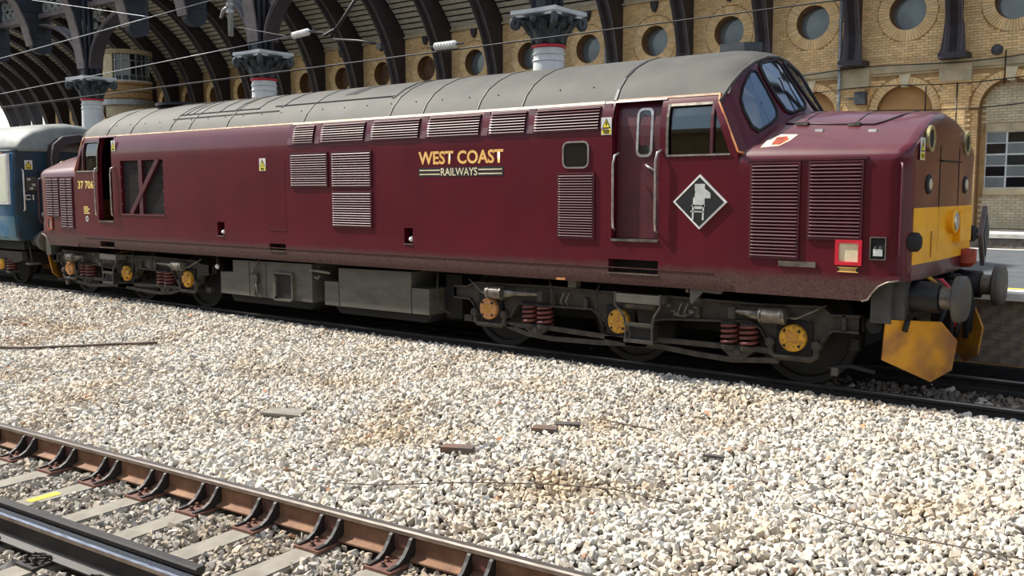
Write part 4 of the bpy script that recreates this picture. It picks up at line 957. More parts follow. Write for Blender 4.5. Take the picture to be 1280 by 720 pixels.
for s in (-1, 1):
    b = MB(); U = [0, .5, 1, 1.5, 2, 2.5, 3, 3.5, 4, 4.5, 5]
    rings = []
    for v in np.linspace(0, 1.06, 7): rings.append([cabpt(u, v, s) for u in U]+[cabpt(u, v, s, 0, -1) for u in U[::-1][1:]])
    b.loft(rings, False, False); cf = b.build('cab_front', M['maroon'], LOCO, True, recalc=False, angle=.8)
    if s > 0:
        bm = bmesh.new(); bm.from_mesh(cf.data); bmesh.ops.reverse_faces(bm, faces=bm.faces); bm.to_mesh(cf.data); bm.free()
    # roof brow rim
    q = MB(); q.tube([cabpt(u, 0.02, s, .008) for u in U]+[cabpt(u, 0.02, s, .008, -1) for u in U[::-1][1:]], .022, 6); q.build('brow_rim', M['roofgrey'], cf, True)
    P1 = [(1.2, .5), (1.25, .33), (1.6, .22), (2.1, .15), (2.5, .11), (2.72, .16), (2.72, .45), (2.64, .76), (2.5, .84), (2.1, .87), (1.5, .87), (1.3, .76)]
    P2 = [(3.05, .30), (3.15, .14), (3.35, .09), (4.5, .09), (4.72, .16), (4.72, .5), (4.62, .84), (4.4, .90), (3.35, .90), (3.1, .84), (3.02, .6)]
    for mir in (1, -1):
        for P in (P1, P2):
            cu = np.mean([p[0] for p in P]); cv = np.mean([p[1] for p in P]); n = len(P)
            def grow(f): return [(cu+(p[0]-cu)*f, cv+(p[1]-cv)*f) for p in P]
            # windscreen: pane built as rings from rim to middle so it follows the curve
            fr = MB(); o1 = [cabpt(*p, s, .012, mir) for p in grow(1.10)]; o2 = [cabpt(*p, s, .030, mir) for p in grow(1.06)]; o3 = [cabpt(*p, s, .030, mir) for p in grow(1.0)]; o4 = [cabpt(*p, s, .010, mir) for p in grow(.98)]
            fr.loft([o1, o2, o3, o4], True, False); f_ = fr.build('windscreen_frame', M['rubber'], cf, True, angle=.6)
            gl = MB(); gl.loft([[cabpt(*p, s, .014, mir) for p in grow(k)] for k in (.99, .6, .25)], True, False); gl.add([cabpt(*p, s, .014, mir) for p in grow(.25)], [tuple(range(n))]); gl.build('windscreen', M['screen'], cf, True)
    for mir in (1, -1):
        w_ = MB(); w_.tube([cabpt(3.9, .98, s, .05, mir), cabpt(3.95, .6, s, .055, mir), cabpt(4.1, .35, s, .05, mir)], .008, 5); w_.build('wiper', M['black'], cf)
# ---- nose top hatch, stickers, fittings (front)
def nose_top(x, y):
    """height of nose skin at lateral position y"""
    zz = np.linspace(2.40, 3.01, 120); ww = np.array([nose_w(z) for z in zz]); z = float(np.interp(-abs(y), -ww, zz)); return z+(8.3-x)*.055*min(1, max(0, (z-2.45)/.4))
for s in (-1, 1):
    b = MB(); b.tube([(s*x, y, nose_top(x, y)+.004) for x, y in ((7.42, -.78), (8.0, -.78), (8.38, -.78), (8.46, -.70), (8.56, -.45), (8.6, 0), (8.56, .45))], .011, 6); b.build('hatch_seam', M['black'], NOSE[s], True)
    for x in (7.62, 8.18):
        b = MB(); b.tube([(s*x, y, nose_top(x, y)+.003) for y in (-.78, -.6, -.4, -.1)], .007, 5); b.build('hatch_seam', M['black'], NOSE[s], True)
        b = MB(); z = nose_top(x, -.79); b.box(s*x-.06, s*x+.06, -.83, -.75, z-.01, z+.025); b.build('hatch_hinge', M['steel'], NOSE[s])
b = MB(); b.loft([[(x, y, nose_top(x, y)+o) for x, y in ((7.34, -1.26), (7.54, -1.24), (7.62, -1.14), (7.66, -1.02), (7.46, -1.02), (7.36, -1.14))] for o in (.001, .004)]); b.build('torn_sticker', M['paleston'], NOSE[1])['label'] = 'torn pale sticker'
b = MB(); b.loft([[(x, y, nose_top(x, y)+o) for x, y in ((7.44, -1.22), (7.54, -1.22), (7.60, -1.12), (7.55, -1.06), (7.45, -1.08))] for o in (.004, .006)]); b.build('torn_sticker', M['rustyred'], NOSE[1])
for x in (7.86, 8.42):
    b = MB(); z = nose_top(x, -.93); b.box(x-.04, x+.04, -.96, -.90, z-.02, z+.012); b.build('lifting_lug', M['white'], NOSE[1])

def wallpanel(par, name, x0, x1, z0, z1, mat, y=-1.35, out=.012, bev=0):
    b = MB(); b.box(x0, x1, y-out, y+.01, z0, z1); return b.build(name, mat, par)
def louvre(par, x0, x1, z0, z1, n, label=None, mid=False, y=-1.35, fr=.022):
    """frame, dark backing, sloped slats as separate pieces"""
    b = MB(); b.box(x0, x1, y-.003, y+.01, z0, z1); g = b.build('louvre_grille', M['hole'], par)
    if label: g['label'] = label
    for (a, c, d, e) in ((x0-fr, x1+fr, z1, z1+fr), (x0-fr, x1+fr, z0-fr, z0), (x0-fr, x0, z0, z1), (x1, x1+fr, z0, z1)):
        q = MB(); q.box(a, c, y-.020, y+.01, d, e); q.build('frame_bar', M['maroon_plain'], g)
    if mid: q = MB(); m_ = (x0+x1)/2; q.box(m_-.008, m_+.008, y-.028, y, z0, z1); q.build('frame_bar', M['hole'], g)
    p = (z1-z0)/n; proto = None
    for i in range(n):
        z = z0+i*p
        if proto is None:
            q = MB(); q.prism([(-.003, p*.98), (-.0, p*.82), (-.024, p*.10), (-.028, p*.2), (-.026, p*.36)], 'x', x0, x1); proto = q.build('slat', M['maroon_plain'], g); proto.location = (0, y, z)
        else: inst(proto, 'slat', g, (0, y, z), rot=(random.uniform(-.05, .05), 0, 0))
    return g
louvre(LOCO, 7.30, 7.81, 1.44, 2.42, 27); louvre(LOCO, 7.94, 8.46, 1.66, 2.42, 21)
q = MB(); q.box(7.24, 8.52, -1.372, -1.345, 2.45, 2.475); q.build('louvre_surround', M['maroon_plain'], LOCO)
louvre(LOCO, 4.76, 5.26, 1.58, 2.34, 24); louvre(LOCO, -.38, .45, 2.22, 2.71, 14); louvre(LOCO, .58, 1.40, 2.21, 2.71, 14); louvre(LOCO, .58, 1.40, 1.62, 2.12, 14)
louvre(LOCO, -7.73, -7.27, 1.41, 2.41, 20, mid=True); louvre(LOCO, -8.31, -7.82, 1.64, 2.41, 16, mid=True)
# cantrail grilles following the curve of the body side
for (x0, x1) in ((-.34, .14), (.32, 1.26), (1.42, 2.36), (2.53, 3.46), (3.64, 4.22), (4.37, 5.33)):
    z0, z1, n = 2.875, 3.155, 8
    b = MB(); zz = np.linspace(z0, z1, 7); b.loft([[(x0, -ys(z)-.003, z), (x1, -ys(z)-.003, z), (x1, -ys(z)+.03, z), (x0, -ys(z)+.03, z)] for z in zz]); g = b.build('cantrail_grille', M['hole'], LOCO)
    for i in range(n):
        z = z0+(z1-z0)*i/n; p = (z1-z0)/n; q = MB(); q.prism([(-ys(z+p*.8)-.001, z+p*.85), (-ys(z)-.024, z+p*.08), (-ys(z)-.028, z+p*.22), (-ys(z+p*.4)-.026, z+p*.40)], 'x', x0, x1); q.build('slat', M['maroon_plain'], g)
    q = MB(); q.box(x0-.02, x1+.02, -1.362, -1.34, z0-.02, z0); q.build('frame_bar', M['maroon_plain'], g)
# side strips between grilles
for xc in (-.42, .23, 1.34, 2.445, 3.55, 4.295, 5.42):
    cant_strip('grille_pillar', xc-.055, xc+.055, 2.86, 3.17, .014, M['maroon_plain'])
# ---- radiator opening at the rear
rad = wallpanel(LOCO, 'radiator_panel', -5.42, -3.98, 1.71, 2.71, M['hole'], y=-1.26, out=.005)
proto = None
for i in range(56):
    x = -5.40+i*.0255
    if proto is None: q = MB(); q.box(0, .010, -1.295, -1.26, 1.72, 2.70); proto = q.build('fin', M['radiator'], rad); proto.location = (x, 0, 0)
    else: inst(proto, 'fin', rad, (x, 0, 0))
q = MB(); q.box(-4.80, -4.68, -1.352, -1.27, 1.70, 2.72); q.build('mullion', M['maroon_plain'], rad)
q = MB(); dd = Vector((.95, 0, .98)).normalized(); Mx = Matrix.Translation((-4.62, -1.34, 2.22)) @ Matrix.Rotation(-math.atan2(1.0, .95), 4, 'Y'); q.box(-.69, .69, -.02, .03, -.05, .05, Mx); q.build('diagonal_brace', M['maroon_plain'], rad)
q = MB(); q.box(-5.44, -3.96, -1.362, -1.30, 1.69, 1.72); q.build('sill', M['maroon_light'], rad)
for z in (1.9, 2.15, 2.4, 2.6):
    for x in (-5.40, -4.0): q = MB(); q.lathe((x, -1.355, z), 'y', [(0, .010), (.012, .012)], 8); q.build('bolt', M['steel'], rad)
# ---- body side small items
pn = wallpanel(LOCO, 'access_panel', -1.0, -.55, 1.53, 2.66, M['maroon'], out=.002)
q = MB(); q.box(-1.0, -.55, -1.358, -1.35, 1.52, 1.53); q.build('panel_lip', M['maroon_light'], pn)
def warn_sign(par, x0, x1, z0, z1, y, axis='y'):
    b = MB()
    P = lambda u, v, o: ((lerp(x0, x1, u), y-o, lerp(z0, z1, v)) if axis == 'y' else (y+o, lerp(x0, x1, u), lerp(z0, z1, v)))
    def quad(pts, o, name, mat, pr): q = MB(); n = len(pts); q.loft([[P(*p, o) for p in pts], [P(*p, o-.003) for p in pts]]); return q.build(name, mat, pr)
    s_ = quad([(0, 0), (1, 0), (1, 1), (0, 1)], .004, 'warning_sign', M['white'], par); s_['label'] = 'yellow and white overhead electrification warning sign'
    quad([(.06, .05), (.94, .05), (.94, .34), (.06, .34)], .006, 'text_panel', M['signyel'], s_); quad([(.08, .38), (.92, .38), (.5, .95)], .006, 'triangle_border', M['black'], s_); quad([(.20, .43), (.80, .43), (.5, .84)], .008, 'triangle', M['signyel'], s_)
    quad([(.50, .78), (.42, .60), (.50, .60), (.46, .46), (.60, .65), (.52, .65), (.56, .78)], .010, 'lightning_bolt', M['black'], s_)
    for v, u0, u1 in ((.24, .16, .84), (.17, .2, .8), (.10, .26, .74)): quad([(u0, v-.022), (u1, v-.022), (u1, v+.022), (u0, v+.022)], .008, 'text_line', M['black'], s_)
warn_sign(LOCO, -1.19, -1.03, 2.465, 2.665, -1.351); warn_sign(LOCO, 5.37, 5.515, 2.80, 3.005, -1.352); warn_sign(LOCO, -5.71, -5.57, 2.90, 3.10, -1.347)
# small engine room window
b = MB(); rr = lambda x0, x1, z0, z1, r: [(x0+r-r*math.cos(a), z0+r-r*math.sin(a)) for a in np.linspace(0, PI/2, 5)]+[(x1-r+r*math.sin(a), z0+r-r*math.cos(a)) for a in np.linspace(0, PI/2, 5)]+[(x1-r+r*math.cos(a), z1-r+r*math.sin(a)) for a in np.linspace(0, PI/2, 5)]+[(x0+r-r*math.sin(a), z1-r+r*math.cos(a)) for a in np.linspace(0, PI/2, 5)]
def framed_pane(par, x0, x1, z0, z1, r, y, name='side_window', fm='chrome', gm='darkglass', w=.02):
    b = MB(); o = rr(x0-w, x1+w, z0-w, z1+w, r+w); i_ = rr(x0, x1, z0, z1, r)
    b.loft([[(x, y+.01, z) for x, z in o], [(x, y-.014, z) for x, z in o], [(x, y-.014, z) for x, z in i_], [(x, y+.01, z) for x, z in i_]], True, False); f = b.build(name, M[fm], par)
    g = MB(); g.add([(x, y-.004, z) for x, z in i_], [tuple(range(len(i_)))]); g.build('pane', M[gm], f, recalc=False); return f
framed_pane(LOCO, 4.83, 5.18, 2.43, 2.72, .06, -1.352)
# holes: dark backs, white droplets of filler spouts
for (x0, x1, z0, z1) in ((5.48, 6.16, 1.17, 1.33), (-6.27, -5.75, 1.06, 1.17), (-.99, -.58, 1.19, 1.30), (2.06, 2.23, 1.40, 1.62), (-2.39, -2.19, 1.39, 1.62)):
    b = MB(); b.box(x0-.01, x1+.01, -1.16, -1.12, z0-.01, z1+.01); b.build('step_recess', M['hole'], LOCO); b = MB(); b.box(x0-.005, x1+.005, -1.362, -1.34, z0-.014, z0); b.build('recess_lip', M['steel'], LOCO)
for x, z in ((2.16, 1.46), (-2.28, 1.45)):
    b = MB(); b.lathe((x, -1.33, z), 'y', [(0, .03), (.05, .05), (.10, .03)], 10); b.build('filler_cap', M['white'], LOCO, True)
# ---- cab doors
def cab_door(x0, x1, opened):
    z0, z1 = 1.58, 3.18; y = -1.25
    if not opened:
        b = MB(); zz = [z0, 2.5, 2.78, 2.9, 3.0, 3.1, z1]; off = .09
        b.loft([[(x0, -ys(z)+off, z), (x1, -ys(z)+off, z), (x1, -ys(z)+off+.04, z), (x0, -ys(z)+off+.04, z)] for z in zz]); d = b.build('cab_door', M['maroon_plain'], LOCO)
        w = MB(); out = rr(5.80, 6.02, 2.53, 3.10, .07); inn = rr(5.83, 5.99, 2.56, 3.07, .05); yy = lambda z, o: -ys(z)+off-o
        w.loft([[(x, yy(z, 0), z) for x, z in out], [(x, yy(z, .016), z) for x, z in out], [(x, yy(z, .016), z) for x, z in inn], [(x, yy(z, 0), z) for x, z in inn]], True, False); f = w.build('door_window', M['chrome'], d)
        g = MB(); g.add([(x, yy(z, .006), z) for x, z in inn], [tuple(range(len(inn)))]); g.build('pane', M['darkglass'], f)
        h = MB(); h.tube([(5.93, -1.262, 2.44), (5.98, -1.31, 2.42), (6.10, -1.33, 2.37)], .016, 6); h.build('door_handle', M['chrome'], d, True)
    else:
        b = MB(); b.box(x0, x1, -1.0, -.96, z0, z1); d = b.build('open_doorway', M['hole'], LOCO)
        q = MB(); q.box(-5.93, -5.86, -1.06, -1.0, 1.7, 3.1); q.build('door_edge', M['lattice'], d); q = MB(); q.box(-5.94, -5.85, -1.08, -1.05, 2.25, 2.33); q.build('latch', M['black'], d)
    b = MB(); b.box(x0-.01, x1+.01, -1.366, -1.2, 1.545, 1.572); b.build('door_step', M['steel'], LOCO)
    # door head strips, lighter maroon puts a highlight along the curved head
    cant_strip('door_head', x0-.02, x1+.06, 3.175, 3.20, .012, M['maroon_light'])
cab_door(5.53, 6.15, False); cab_door(-6.26, -5.74, True)
for x, z0, z1 in ((5.57, 1.68, 2.58), (6.14, 1.66, 2.60), (-6.29, 1.66, 2.60), (-5.70, 1.66, 2.60)):
    b = MB(); b.tube([(x, -1.35, z0), (x, -1.40, z0+.03), (x, -1.405, z0+.12), (x, -1.405, z1-.12), (x+.02, -1.40, z1-.03), (x+.05, -1.35, z1)], .015, 8); b.build('handrail', M['chrome'], LOCO, True)
# ---- cab side windows (glass follows the slope of the side)
for s, sy in ((1, -1), (-1, -1), (1, 1), (-1, 1)):
    def quad(u0, u1, z0, z1, o, name, mat, par):
        b = MB(); zz = np.linspace(z0, z1, 5); b.loft([[(warp(s*u0, z), sy*(ys(z)+o), z), (warp(s*u1, z), sy*(ys(z)+o), z), (warp(s*u1, z), sy*(ys(z)+o-.012), z), (warp(s*u0, z), sy*(ys(z)+o-.012), z)] for z in zz]); return b.build(name, mat, par)
    g = quad(6.26, 6.80, 2.54, 3.12, -.03, 'cab_side_window', M['glass'], LOCO)
    quad(6.255, 6.805, 2.525, 2.545, .012, 'window_sill', M['chrome'], g); quad(6.24, 6.27, 2.54, 3.12, .006, 'window_post', M['steel'], g)
    b = MB(); b.loft([[(s*6.79, sy*(ys(z)+.004), z), (s*6.825, sy*(ys(z)+.004), z), (s*6.825, sy*(ys(z)-.04), z), (s*6.79, sy*(ys(z)-.04), z)] for z in np.linspace(2.54, 3.12, 5)]); b.build('window_post', M['maroon_plain'], g)
    quad(6.26, 6.80, 3.09, 3.12, 0.0, 'window_head', M['steel'], g)
b = MB(); b.box(6.3, 6.6, -.9, -.35, 1.5, 2.2); b.box(6.3, 6.4, -.9, -.35, 2.2, 2.85); b.build('driver_seat', M['rubber'], LOCO)
b = MB(); b.prism([(6.95, 1.5), (7.3, 1.5), (7.3, 2.7), (7.05, 2.75), (6.9, 2.6)], 'y', -1.0, 1.0); b.build('driver_desk', M['tank'], LOCO)
# ---- lettering
text_part('WEST COAST', 2.36, 3.87, 2.50, 2.68, -1.3525, M['gold'], LOCO, bold=.028, label='gold company lettering')
bx_ = wallpanel(LOCO, 'name_band', 2.36, 3.87, 2.335, 2.46, M['black'], out=.003); bx_['label'] = 'black band with white company lettering'
for z in (2.367, 2.422):
    for a, c in ((2.38, 2.76), (3.45, 3.85)): q = MB(); q.box(a, c, -1.355, -1.352, z-.008, z+.008); q.build('white_stripe', M['paleston'], bx_)
text_part('RAILWAYS', 2.78, 3.43, 2.345, 2.45, -1.3555, M['paleston'], bx_, bold=.012)
text_part('37 706', -7.03, -6.43, 2.19, 2.35, -1.3525, M['letyel'], LOCO, bold=.03, label='cream running number')
for i in range(4): q = MB(); q.box(-6.84, -6.62-.05*(i % 2), -1.3535, -1.35, 1.70+i*.04, 1.722+i*.04); q.build('data_panel_line', M['letyel'], LOCO)
b = MB(); b.lathe((-6.73, -1.354, 1.60), 'y', [(0, .055), (.004, .055)], 16); e_ = b.build('round_emblem', M['white'], LOCO); e_['label'] = 'small white round emblem'
for dx in (-.022, .022): q = MB(); q.box(-6.73+dx-.008, -6.73+dx+.008, -1.357, -1.354, 1.575, 1.63); q.build('emblem_bar', M['black'], e_)
# ---- depot diamond
def poly_part(pts, y, th, name, mat, par): b = MB(); b.prism(pts, 'y', y, y+th); return b.build(name, mat, par)
cx, cz = 6.685, 2.015
dm = poly_part([(cx, cz+.305), (cx+.33, cz), (cx, cz-.305), (cx-.33, cz)], -1.372, .02, 'depot_plaque', M['white'], LOCO); dm['label'] = 'black diamond plaque with white border and emblem'
poly_part([(cx, cz+.275), (cx+.30, cz), (cx, cz-.275), (cx-.30, cz)], -1.375, .005, 'plaque_field', M['black'], dm)
def em(p): return (cx+(p[0]-322)/305*.33, cz-(p[1]-382)/305*.305)
poly_part([em(p) for p in ((270, 182), (384, 182), (384, 235), (446, 282), (450, 342), (384, 342), (384, 440), (352, 440), (352, 462), (272, 462), (272, 440), (250, 440), (252, 335), (266, 333), (278, 262), (270, 258))], -1.378, .004, 'emblem', M['offwhite'], dm)
for p in (((246, 410), (264, 410), (260, 582), (240, 582)), ((362, 410), (380, 410), (376, 584), (354, 584)), ((226, 480), (376, 484), (376, 498), (226, 496)), ((236, 414), (392, 418), (392, 430), (236, 428))): poly_part([em(q) for q in p], -1.378, .004, 'emblem', M['offwhite'], dm)
# ---- nose side fittings
for s, (x0, x1, z0, z1) in ((1, (8.22, 8.49, 1.385, 1.645)), (-1, (-8.33, -8.13, 1.345, 1.61))):
    rb = wallpanel(LOCO, 'lamp_box', x0, x1, z0, z1, M['paleston'] if s > 0 else M['sleeper'], out=.006); rb['label'] = 'red framed box on the nose side'
    w = .036 if s > 0 else .028
    for (a, c, d, e) in ((x0, x1, z1-w, z1), (x0, x1, z0, z0+w), (x0, x0+w, z0+w, z1-w), (x1-w, x1, z0+w, z1-w)): q = MB(); q.box(a, c, -1.372, -1.345, d, e); q.build('frame_bar', M['red'] if s > 0 else M['rustyred'], rb)
pl = wallpanel(LOCO, 'works_plate', 8.245, 8.455, 1.315, 1.365, M['black'], out=.006)
for z in (1.325, 1.34, 1.355): q = MB(); q.box(8.265, 8.435, -1.359, -1.355, z-.004, z+.004); q.build('plate_line', M['gold'], pl)
for (a, c, d, e) in ((8.245, 8.455, 1.360, 1.367), (8.245, 8.455, 1.313, 1.32)): q = MB(); q.box(a, c, -1.36, -1.35, d, e); q.build('plate_rim', M['gold'], pl)
so = wallpanel(LOCO, 'jumper_socket', 8.575, 8.715, 1.46, 1.67, M['hole'], out=.004)
for (a, c, d, e) in ((8.565, 8.725, 1.67, 1.68), (8.565, 8.725, 1.45, 1.46), (8.565, 8.575, 1.46, 1.67), (8.715, 8.725, 1.46, 1.67)): q = MB(); q.box(a, c, -1.37, -1.345, d, e); q.build('frame_bar', M['steel'], so)
q = MB(); q.box(8.60, 8.69, -1.366, -1.35, 1.49, 1.56); q.build('plug_block', M['offwhite'], so)
for dx in (.02, .07): q = MB(); q.lathe((8.60+dx, -1.37, 1.575), 'y', [(0, .014), (.02, .014)], 8); q.build('plug_pin', M['tank'], so)
q = MB(); q.box(7.62, 8.02, -1.368, -1.345, 1.345, 1.40); q.build('footstep', M['steel'], LOCO)
# ---- nose end fittings
def xf(y):   # skin of nose end at lateral y
    a = abs(y)
    return 8.92+.025*(1-min(1, (a/1.14))**2) if a < 1.14 else 8.71+math.sqrt(max(0, .21**2-(a-1.14)**2))
def nose_patch(s, y0, y1, z0, z1, out, name, mat, par, n=22):
    b = MB(); yy = np.linspace(y0, y1, n); b.loft([[(s*(xf(y)+o), y, z) for o, z in ((out, z0), (out, z1), (out-.006, z1), (out-.006, z0))] for y in yy]); return b.build(name, mat, par, True, angle=.6)
for s in (-1, 1):
    yp = nose_patch(s, -1.17, 1.17, 1.40, 1.965, .004, 'warning_panel', M['yellow'], NOSE[s]); yp['label'] = 'yellow warning panel'
    for y in (-.74, .74):
        b = MB(); X = xf(y); b.lathe((s*X-.01, y, 2.66), 'x', [(0, .135), (s*.03, .135), (s*.03, .10), (s*.012, .095)], 24); r_ = b.build('horn_ring', M['brass'], NOSE[s], True, angle=.5); b = MB(); b.lathe((s*X-.01, y, 2.66), 'x', [(0, .10), (s*.018, .10)], 24); b.build('horn_mesh', M['hole'], r_)
        b = MB(); b.lathe((s*X-.01, y, 2.20), 'x', [(0, .105), (s*.02, .10), (s*.03, .075), (s*.03, .06)], 24); l_ = b.build('marker_lamp', M['rubber'], NOSE[s], True, angle=.5); b = MB(); b.lathe((s*X-.005, y, 2.20), 'x', [(0, .062), (s*.03, .06), (s*.036, .03)], 20); b.build('lens', M['lens'], l_, True)
    for y in (-1.16, 1.16):
        b = MB(); X = xf(y); b.lathe((s*X-.03, y, 1.63), 'x', [(0, .10), (s*.08, .095), (s*.10, .07)], 20); l_ = b.build('tail_lamp', M['rubber'], NOSE[s], True, angle=.5); b = MB(); b.lathe((s*X, y, 1.63), 'x', [(0, .07), (s*.075, .065)], 16); b.build('lens', M['bogiedk'], l_)
        sg = math.copysign(1, y); b = MB(); b.tube([(s*8.80, sg*1.30, 1.48), (s*8.86, sg*1.36, 1.5), (s*8.86, sg*1.37, 1.6), (s*8.86, sg*1.37, 2.35), (s*8.85, sg*1.36, 2.40), (s*8.80, sg*1.28, 2.41)], .014, 7); b.build('handrail', M['maroon_plain'], NOSE[s], True)
    # headlight, centre seams, catches
    b = MB(); b.lathe((s*(xf(.1)), .1, 1.80), 'x', [(0, .13), (s*.06, .13), (s*.075, .11)], 20); h_ = b.build('headlight', M['yellow'], NOSE[s], True, angle=.5); b = MB(); b.lathe((s*(xf(.1)+.06), .1, 1.80), 'x', [(0, .105), (s*.02, .10), (s*.03, .05)], 20); b.build('lens', M['chrome'], h_, True)
    for y in (-.36, .42): b = MB(); b.box(min(s*8.9, s*(xf(y)+.004)), max(s*8.9, s*(xf(y)+.004)), y-.006, y+.006, 1.5, 2.60); b.build('door_seam', M['hole'], NOSE[s])
    b = MB(); b.box(min(s*8.9, s*8.97), max(s*8.9, s*8.97), -.36, .42, 2.44, 2.455); b.build('door_seam', M['hole'], NOSE[s])
    b = MB(); b.box(min(s*8.9, s*9.02), max(s*8.9, s*9.02), .25, .75, 1.57, 1.90); b.build('nose_box', M['yellow'], NOSE[s])
    b = MB(); b.box(min(s*8.92, s*8.952), max(s*8.92, s*8.952), -.62, -.60, 1.45, 1.72); b.build('catch', M['brownplough'], NOSE[s])
warn_sign(LOCO, -1.10, -.945, 2.44, 2.66, xf(-1.02)+.012, axis='x')
# folded lamp bracket board on the far side of the nose
b = MB(); b.prism([(1.16, 1.62), (1.36, 1.95), (1.54, 1.62), (1.36, 1.24)], 'x', 9.0, 9.05); mirr = b.build('folding_board', M['irongrey'], LOCO); mirr['label'] = 'grey diamond shaped folding board'
b = MB(); b.prism([(1.23, 1.62), (1.36, 1.85), (1.48, 1.62), (1.36, 1.35)], 'x', 9.05, 9.06); b.build('board_face', M['capital'], mirr); b = MB(); b.box(8.80, 9.02, 1.14, 1.22, 1.60, 1.64); b.build('board_bracket', M['irongrey'], mirr)

# ---- bogies (coordinates measured outwards from the loco centre)
def coil(cx, y, z0, z1, r, n, wire_r):
    pts = [(cx+r*math.cos(2*PI*n*t), y+r*math.sin(2*PI*n*t), lerp(z0, z1, t)) for t in np.linspace(0, 1, int(n*12)+1)]
    b = MB(); b.tube(pts, wire_r, 6); return b
def bogie(s, dx, cols):
    ax = [3.46+dx, 5.52+dx, 7.72+dx]; X = lambda x: s*(x+dx)
    bg = MB(); bg.box(min(X(3.0), X(8.3)), max(X(3.0), X(8.3)), -.55, .55, .45, .75); B = bg.build('bogie', M['bogiedk'], LOCO); B['label'] = 'six-wheel bogie with yellow axlebox covers and coil springs'
    Y0, Y1 = -1.10, -.98
    frame = [(2.82, .82), (2.82, .67), (3.10, .66), (3.18, .58), (3.22, .46), (3.27, .46), (3.30, .68), (3.66, .70), (3.72, .46), (3.80, .46), (3.95, .66), (4.6, .66), (5.12, .67), (5.22, .58), (5.28, .46), (5.36, .46), (5.40, .70), (5.72, .70), (5.80, .46), (5.88, .46), (6.0, .60), (6.16, .63), (6.7, .66), (7.22, .69), (7.34, .62), (7.43, .46), (7.50, .46), (7.54, .72), (7.88, .73), (7.92, .46), (8.00, .50), (8.08, .63), (8.16, .67), (8.42, .67), (8.42, .84), (8.12, .83), (8.02, .91), (7.33, .89), (6.2, .90), (5.2, .90), (4.47, .91), (3.19, .89), (3.05, .83)]
    for y0, y1 in ((Y0, Y1), (.98, 1.10)):
        b = MB(); b.prism([(X(x), z) for x, z in frame], 'y', y0, y1); b.build('side_frame', M['bogie'], B)
    # raised flange along the frame edges
    for seq in (frame[33:]+[frame[0]], frame[0:6], frame[9:15], frame[20:27], frame[29:34]):
        b = MB(); rr_ = []
        for i, (x, z) in enumerate(seq): rr_.append([(X(x), Y0-.05, z-.012), (X(x), Y0-.05, z+.012), (X(x), Y0+.02, z+.012), (X(x), Y0+.02, z-.012)])
        b.loft(rr_); b.build('frame_flange', M['bogie'], B)
    b = MB(); b.box(min(X(8.24), X(8.28)), max(X(8.24), X(8.28)), Y0-.05, Y0, .67, .84); b.build('frame_rib', M['bogie'], B); b = MB(); b.lathe((X(8.56), Y0-.02, .76), 'y', [(0, .085), (.05, .085), (.05, .03)], 16); b.build('end_lug', M['bogiedk'], B)
    for k, a in enumerate(ax):
        xx = s*a
        for sy in (-1, 1):
            b = MB(); b.lathe((xx, sy*.68, .5715), 'y', [(0, .5715), (sy*.10, .5715), (sy*.10, .50), (sy*.06, .48), (sy*.06, .18), (sy*.12, .16), (sy*.12, .05)], 40); b.build('wheel', M['wheel'], B, True, angle=.6)
        b = MB(); b.cyl((xx, -1.0, .5715), (xx, 1.0, .5715), .09, 12); b.build('axle', M['bogiedk'], B)
        b = MB(); b.box(xx-.20, xx+.20, -1.13, -.95, .385, .735); b.build('axlebox', M['hole'], B)
        b = MB(); b.lathe((xx, -1.20, .555), 'y', [(0, .10), (.006, .135), (.02, .148), (.07, .150)], 24); cv = b.build('axlebox_cover', M[cols[k]], B, True, angle=.5)
        for i in range(4):
            aa = PI/4+i*PI/2; q = MB(); q.lathe((xx+.115*math.cos(aa), -1.215, .555+.115*math.sin(aa)), 'y', [(0, .014), (.03, .02)], 6); q.build('cover_bolt', M['bogiedk'], cv)
        # raised cast lettering bars on the cover
        for dz, nn in ((.045, 3), (.005, 5), (-.035, 4)):
            for j in range(nn): q = MB(); xj = xx+(j-(nn-1)/2)*.030; q.box(xj-.010, xj+.010, -1.2045, -1.198, .555+dz-.011, .555+dz+.011); q.build('cast_letter', M['axbrn' if cols[k] == 'axyel' else 'axyel'], cv)
        # horn stay
        if k != 1:
            b = MB(); b.tube([(xx-.26, -1.14, .50), (xx-.25, -1.15, .37), (xx-.20, -1.15, .335), (xx+.20, -1.15, .335), (xx+.25, -1.15, .37), (xx+.26, -1.14, .50)], .035, 6); b.build('horn_stay', M['bogie'], B, True)
            for e in (-.26, .26): q = MB(); q.lathe((xx+e, -1.20, .49), 'y', [(0, .03), (.02, .055), (.10, .055)], 10); q.build('stay_bolt', M['bogie'], B)
    # coil spring pairs with seats
    for xs_, sgn in ((4.12, 1), (4.36, 1), (6.96, 1), (7.19, 1)):
        coil(X(xs_), -1.10, .40, .655, .095, 4.2, .021).build('coil_spring', M['spring'], B, True); b = MB(); b.lathe((X(xs_), -1.10, .355), 'z', [(0, .10), (.05, .115), (.06, .05)], 14); b.build('spring_seat', M['bogie'], B)
        b = MB(); b.lathe((X(xs_), -1.10, .645), 'z', [(0, .11), (.03, .11)], 14); b.build('spring_cap', M['bogiedk'], B)
    for xm in (4.24, 7.075): b = MB(); b.lathe((X(xm), -1.18, .33), 'y', [(0, .03), (.02, .055), (.12, .055)], 10); b.build('beam_pin', M['bogie'], B); b = MB(); b.prism([(X(xm-.2), .36), (X(xm+.2), .36), (X(xm+.05), .24), (X(xm-.05), .24)], 'y', -1.15, -1.09); b.build('hanger', M['bogie'], B)
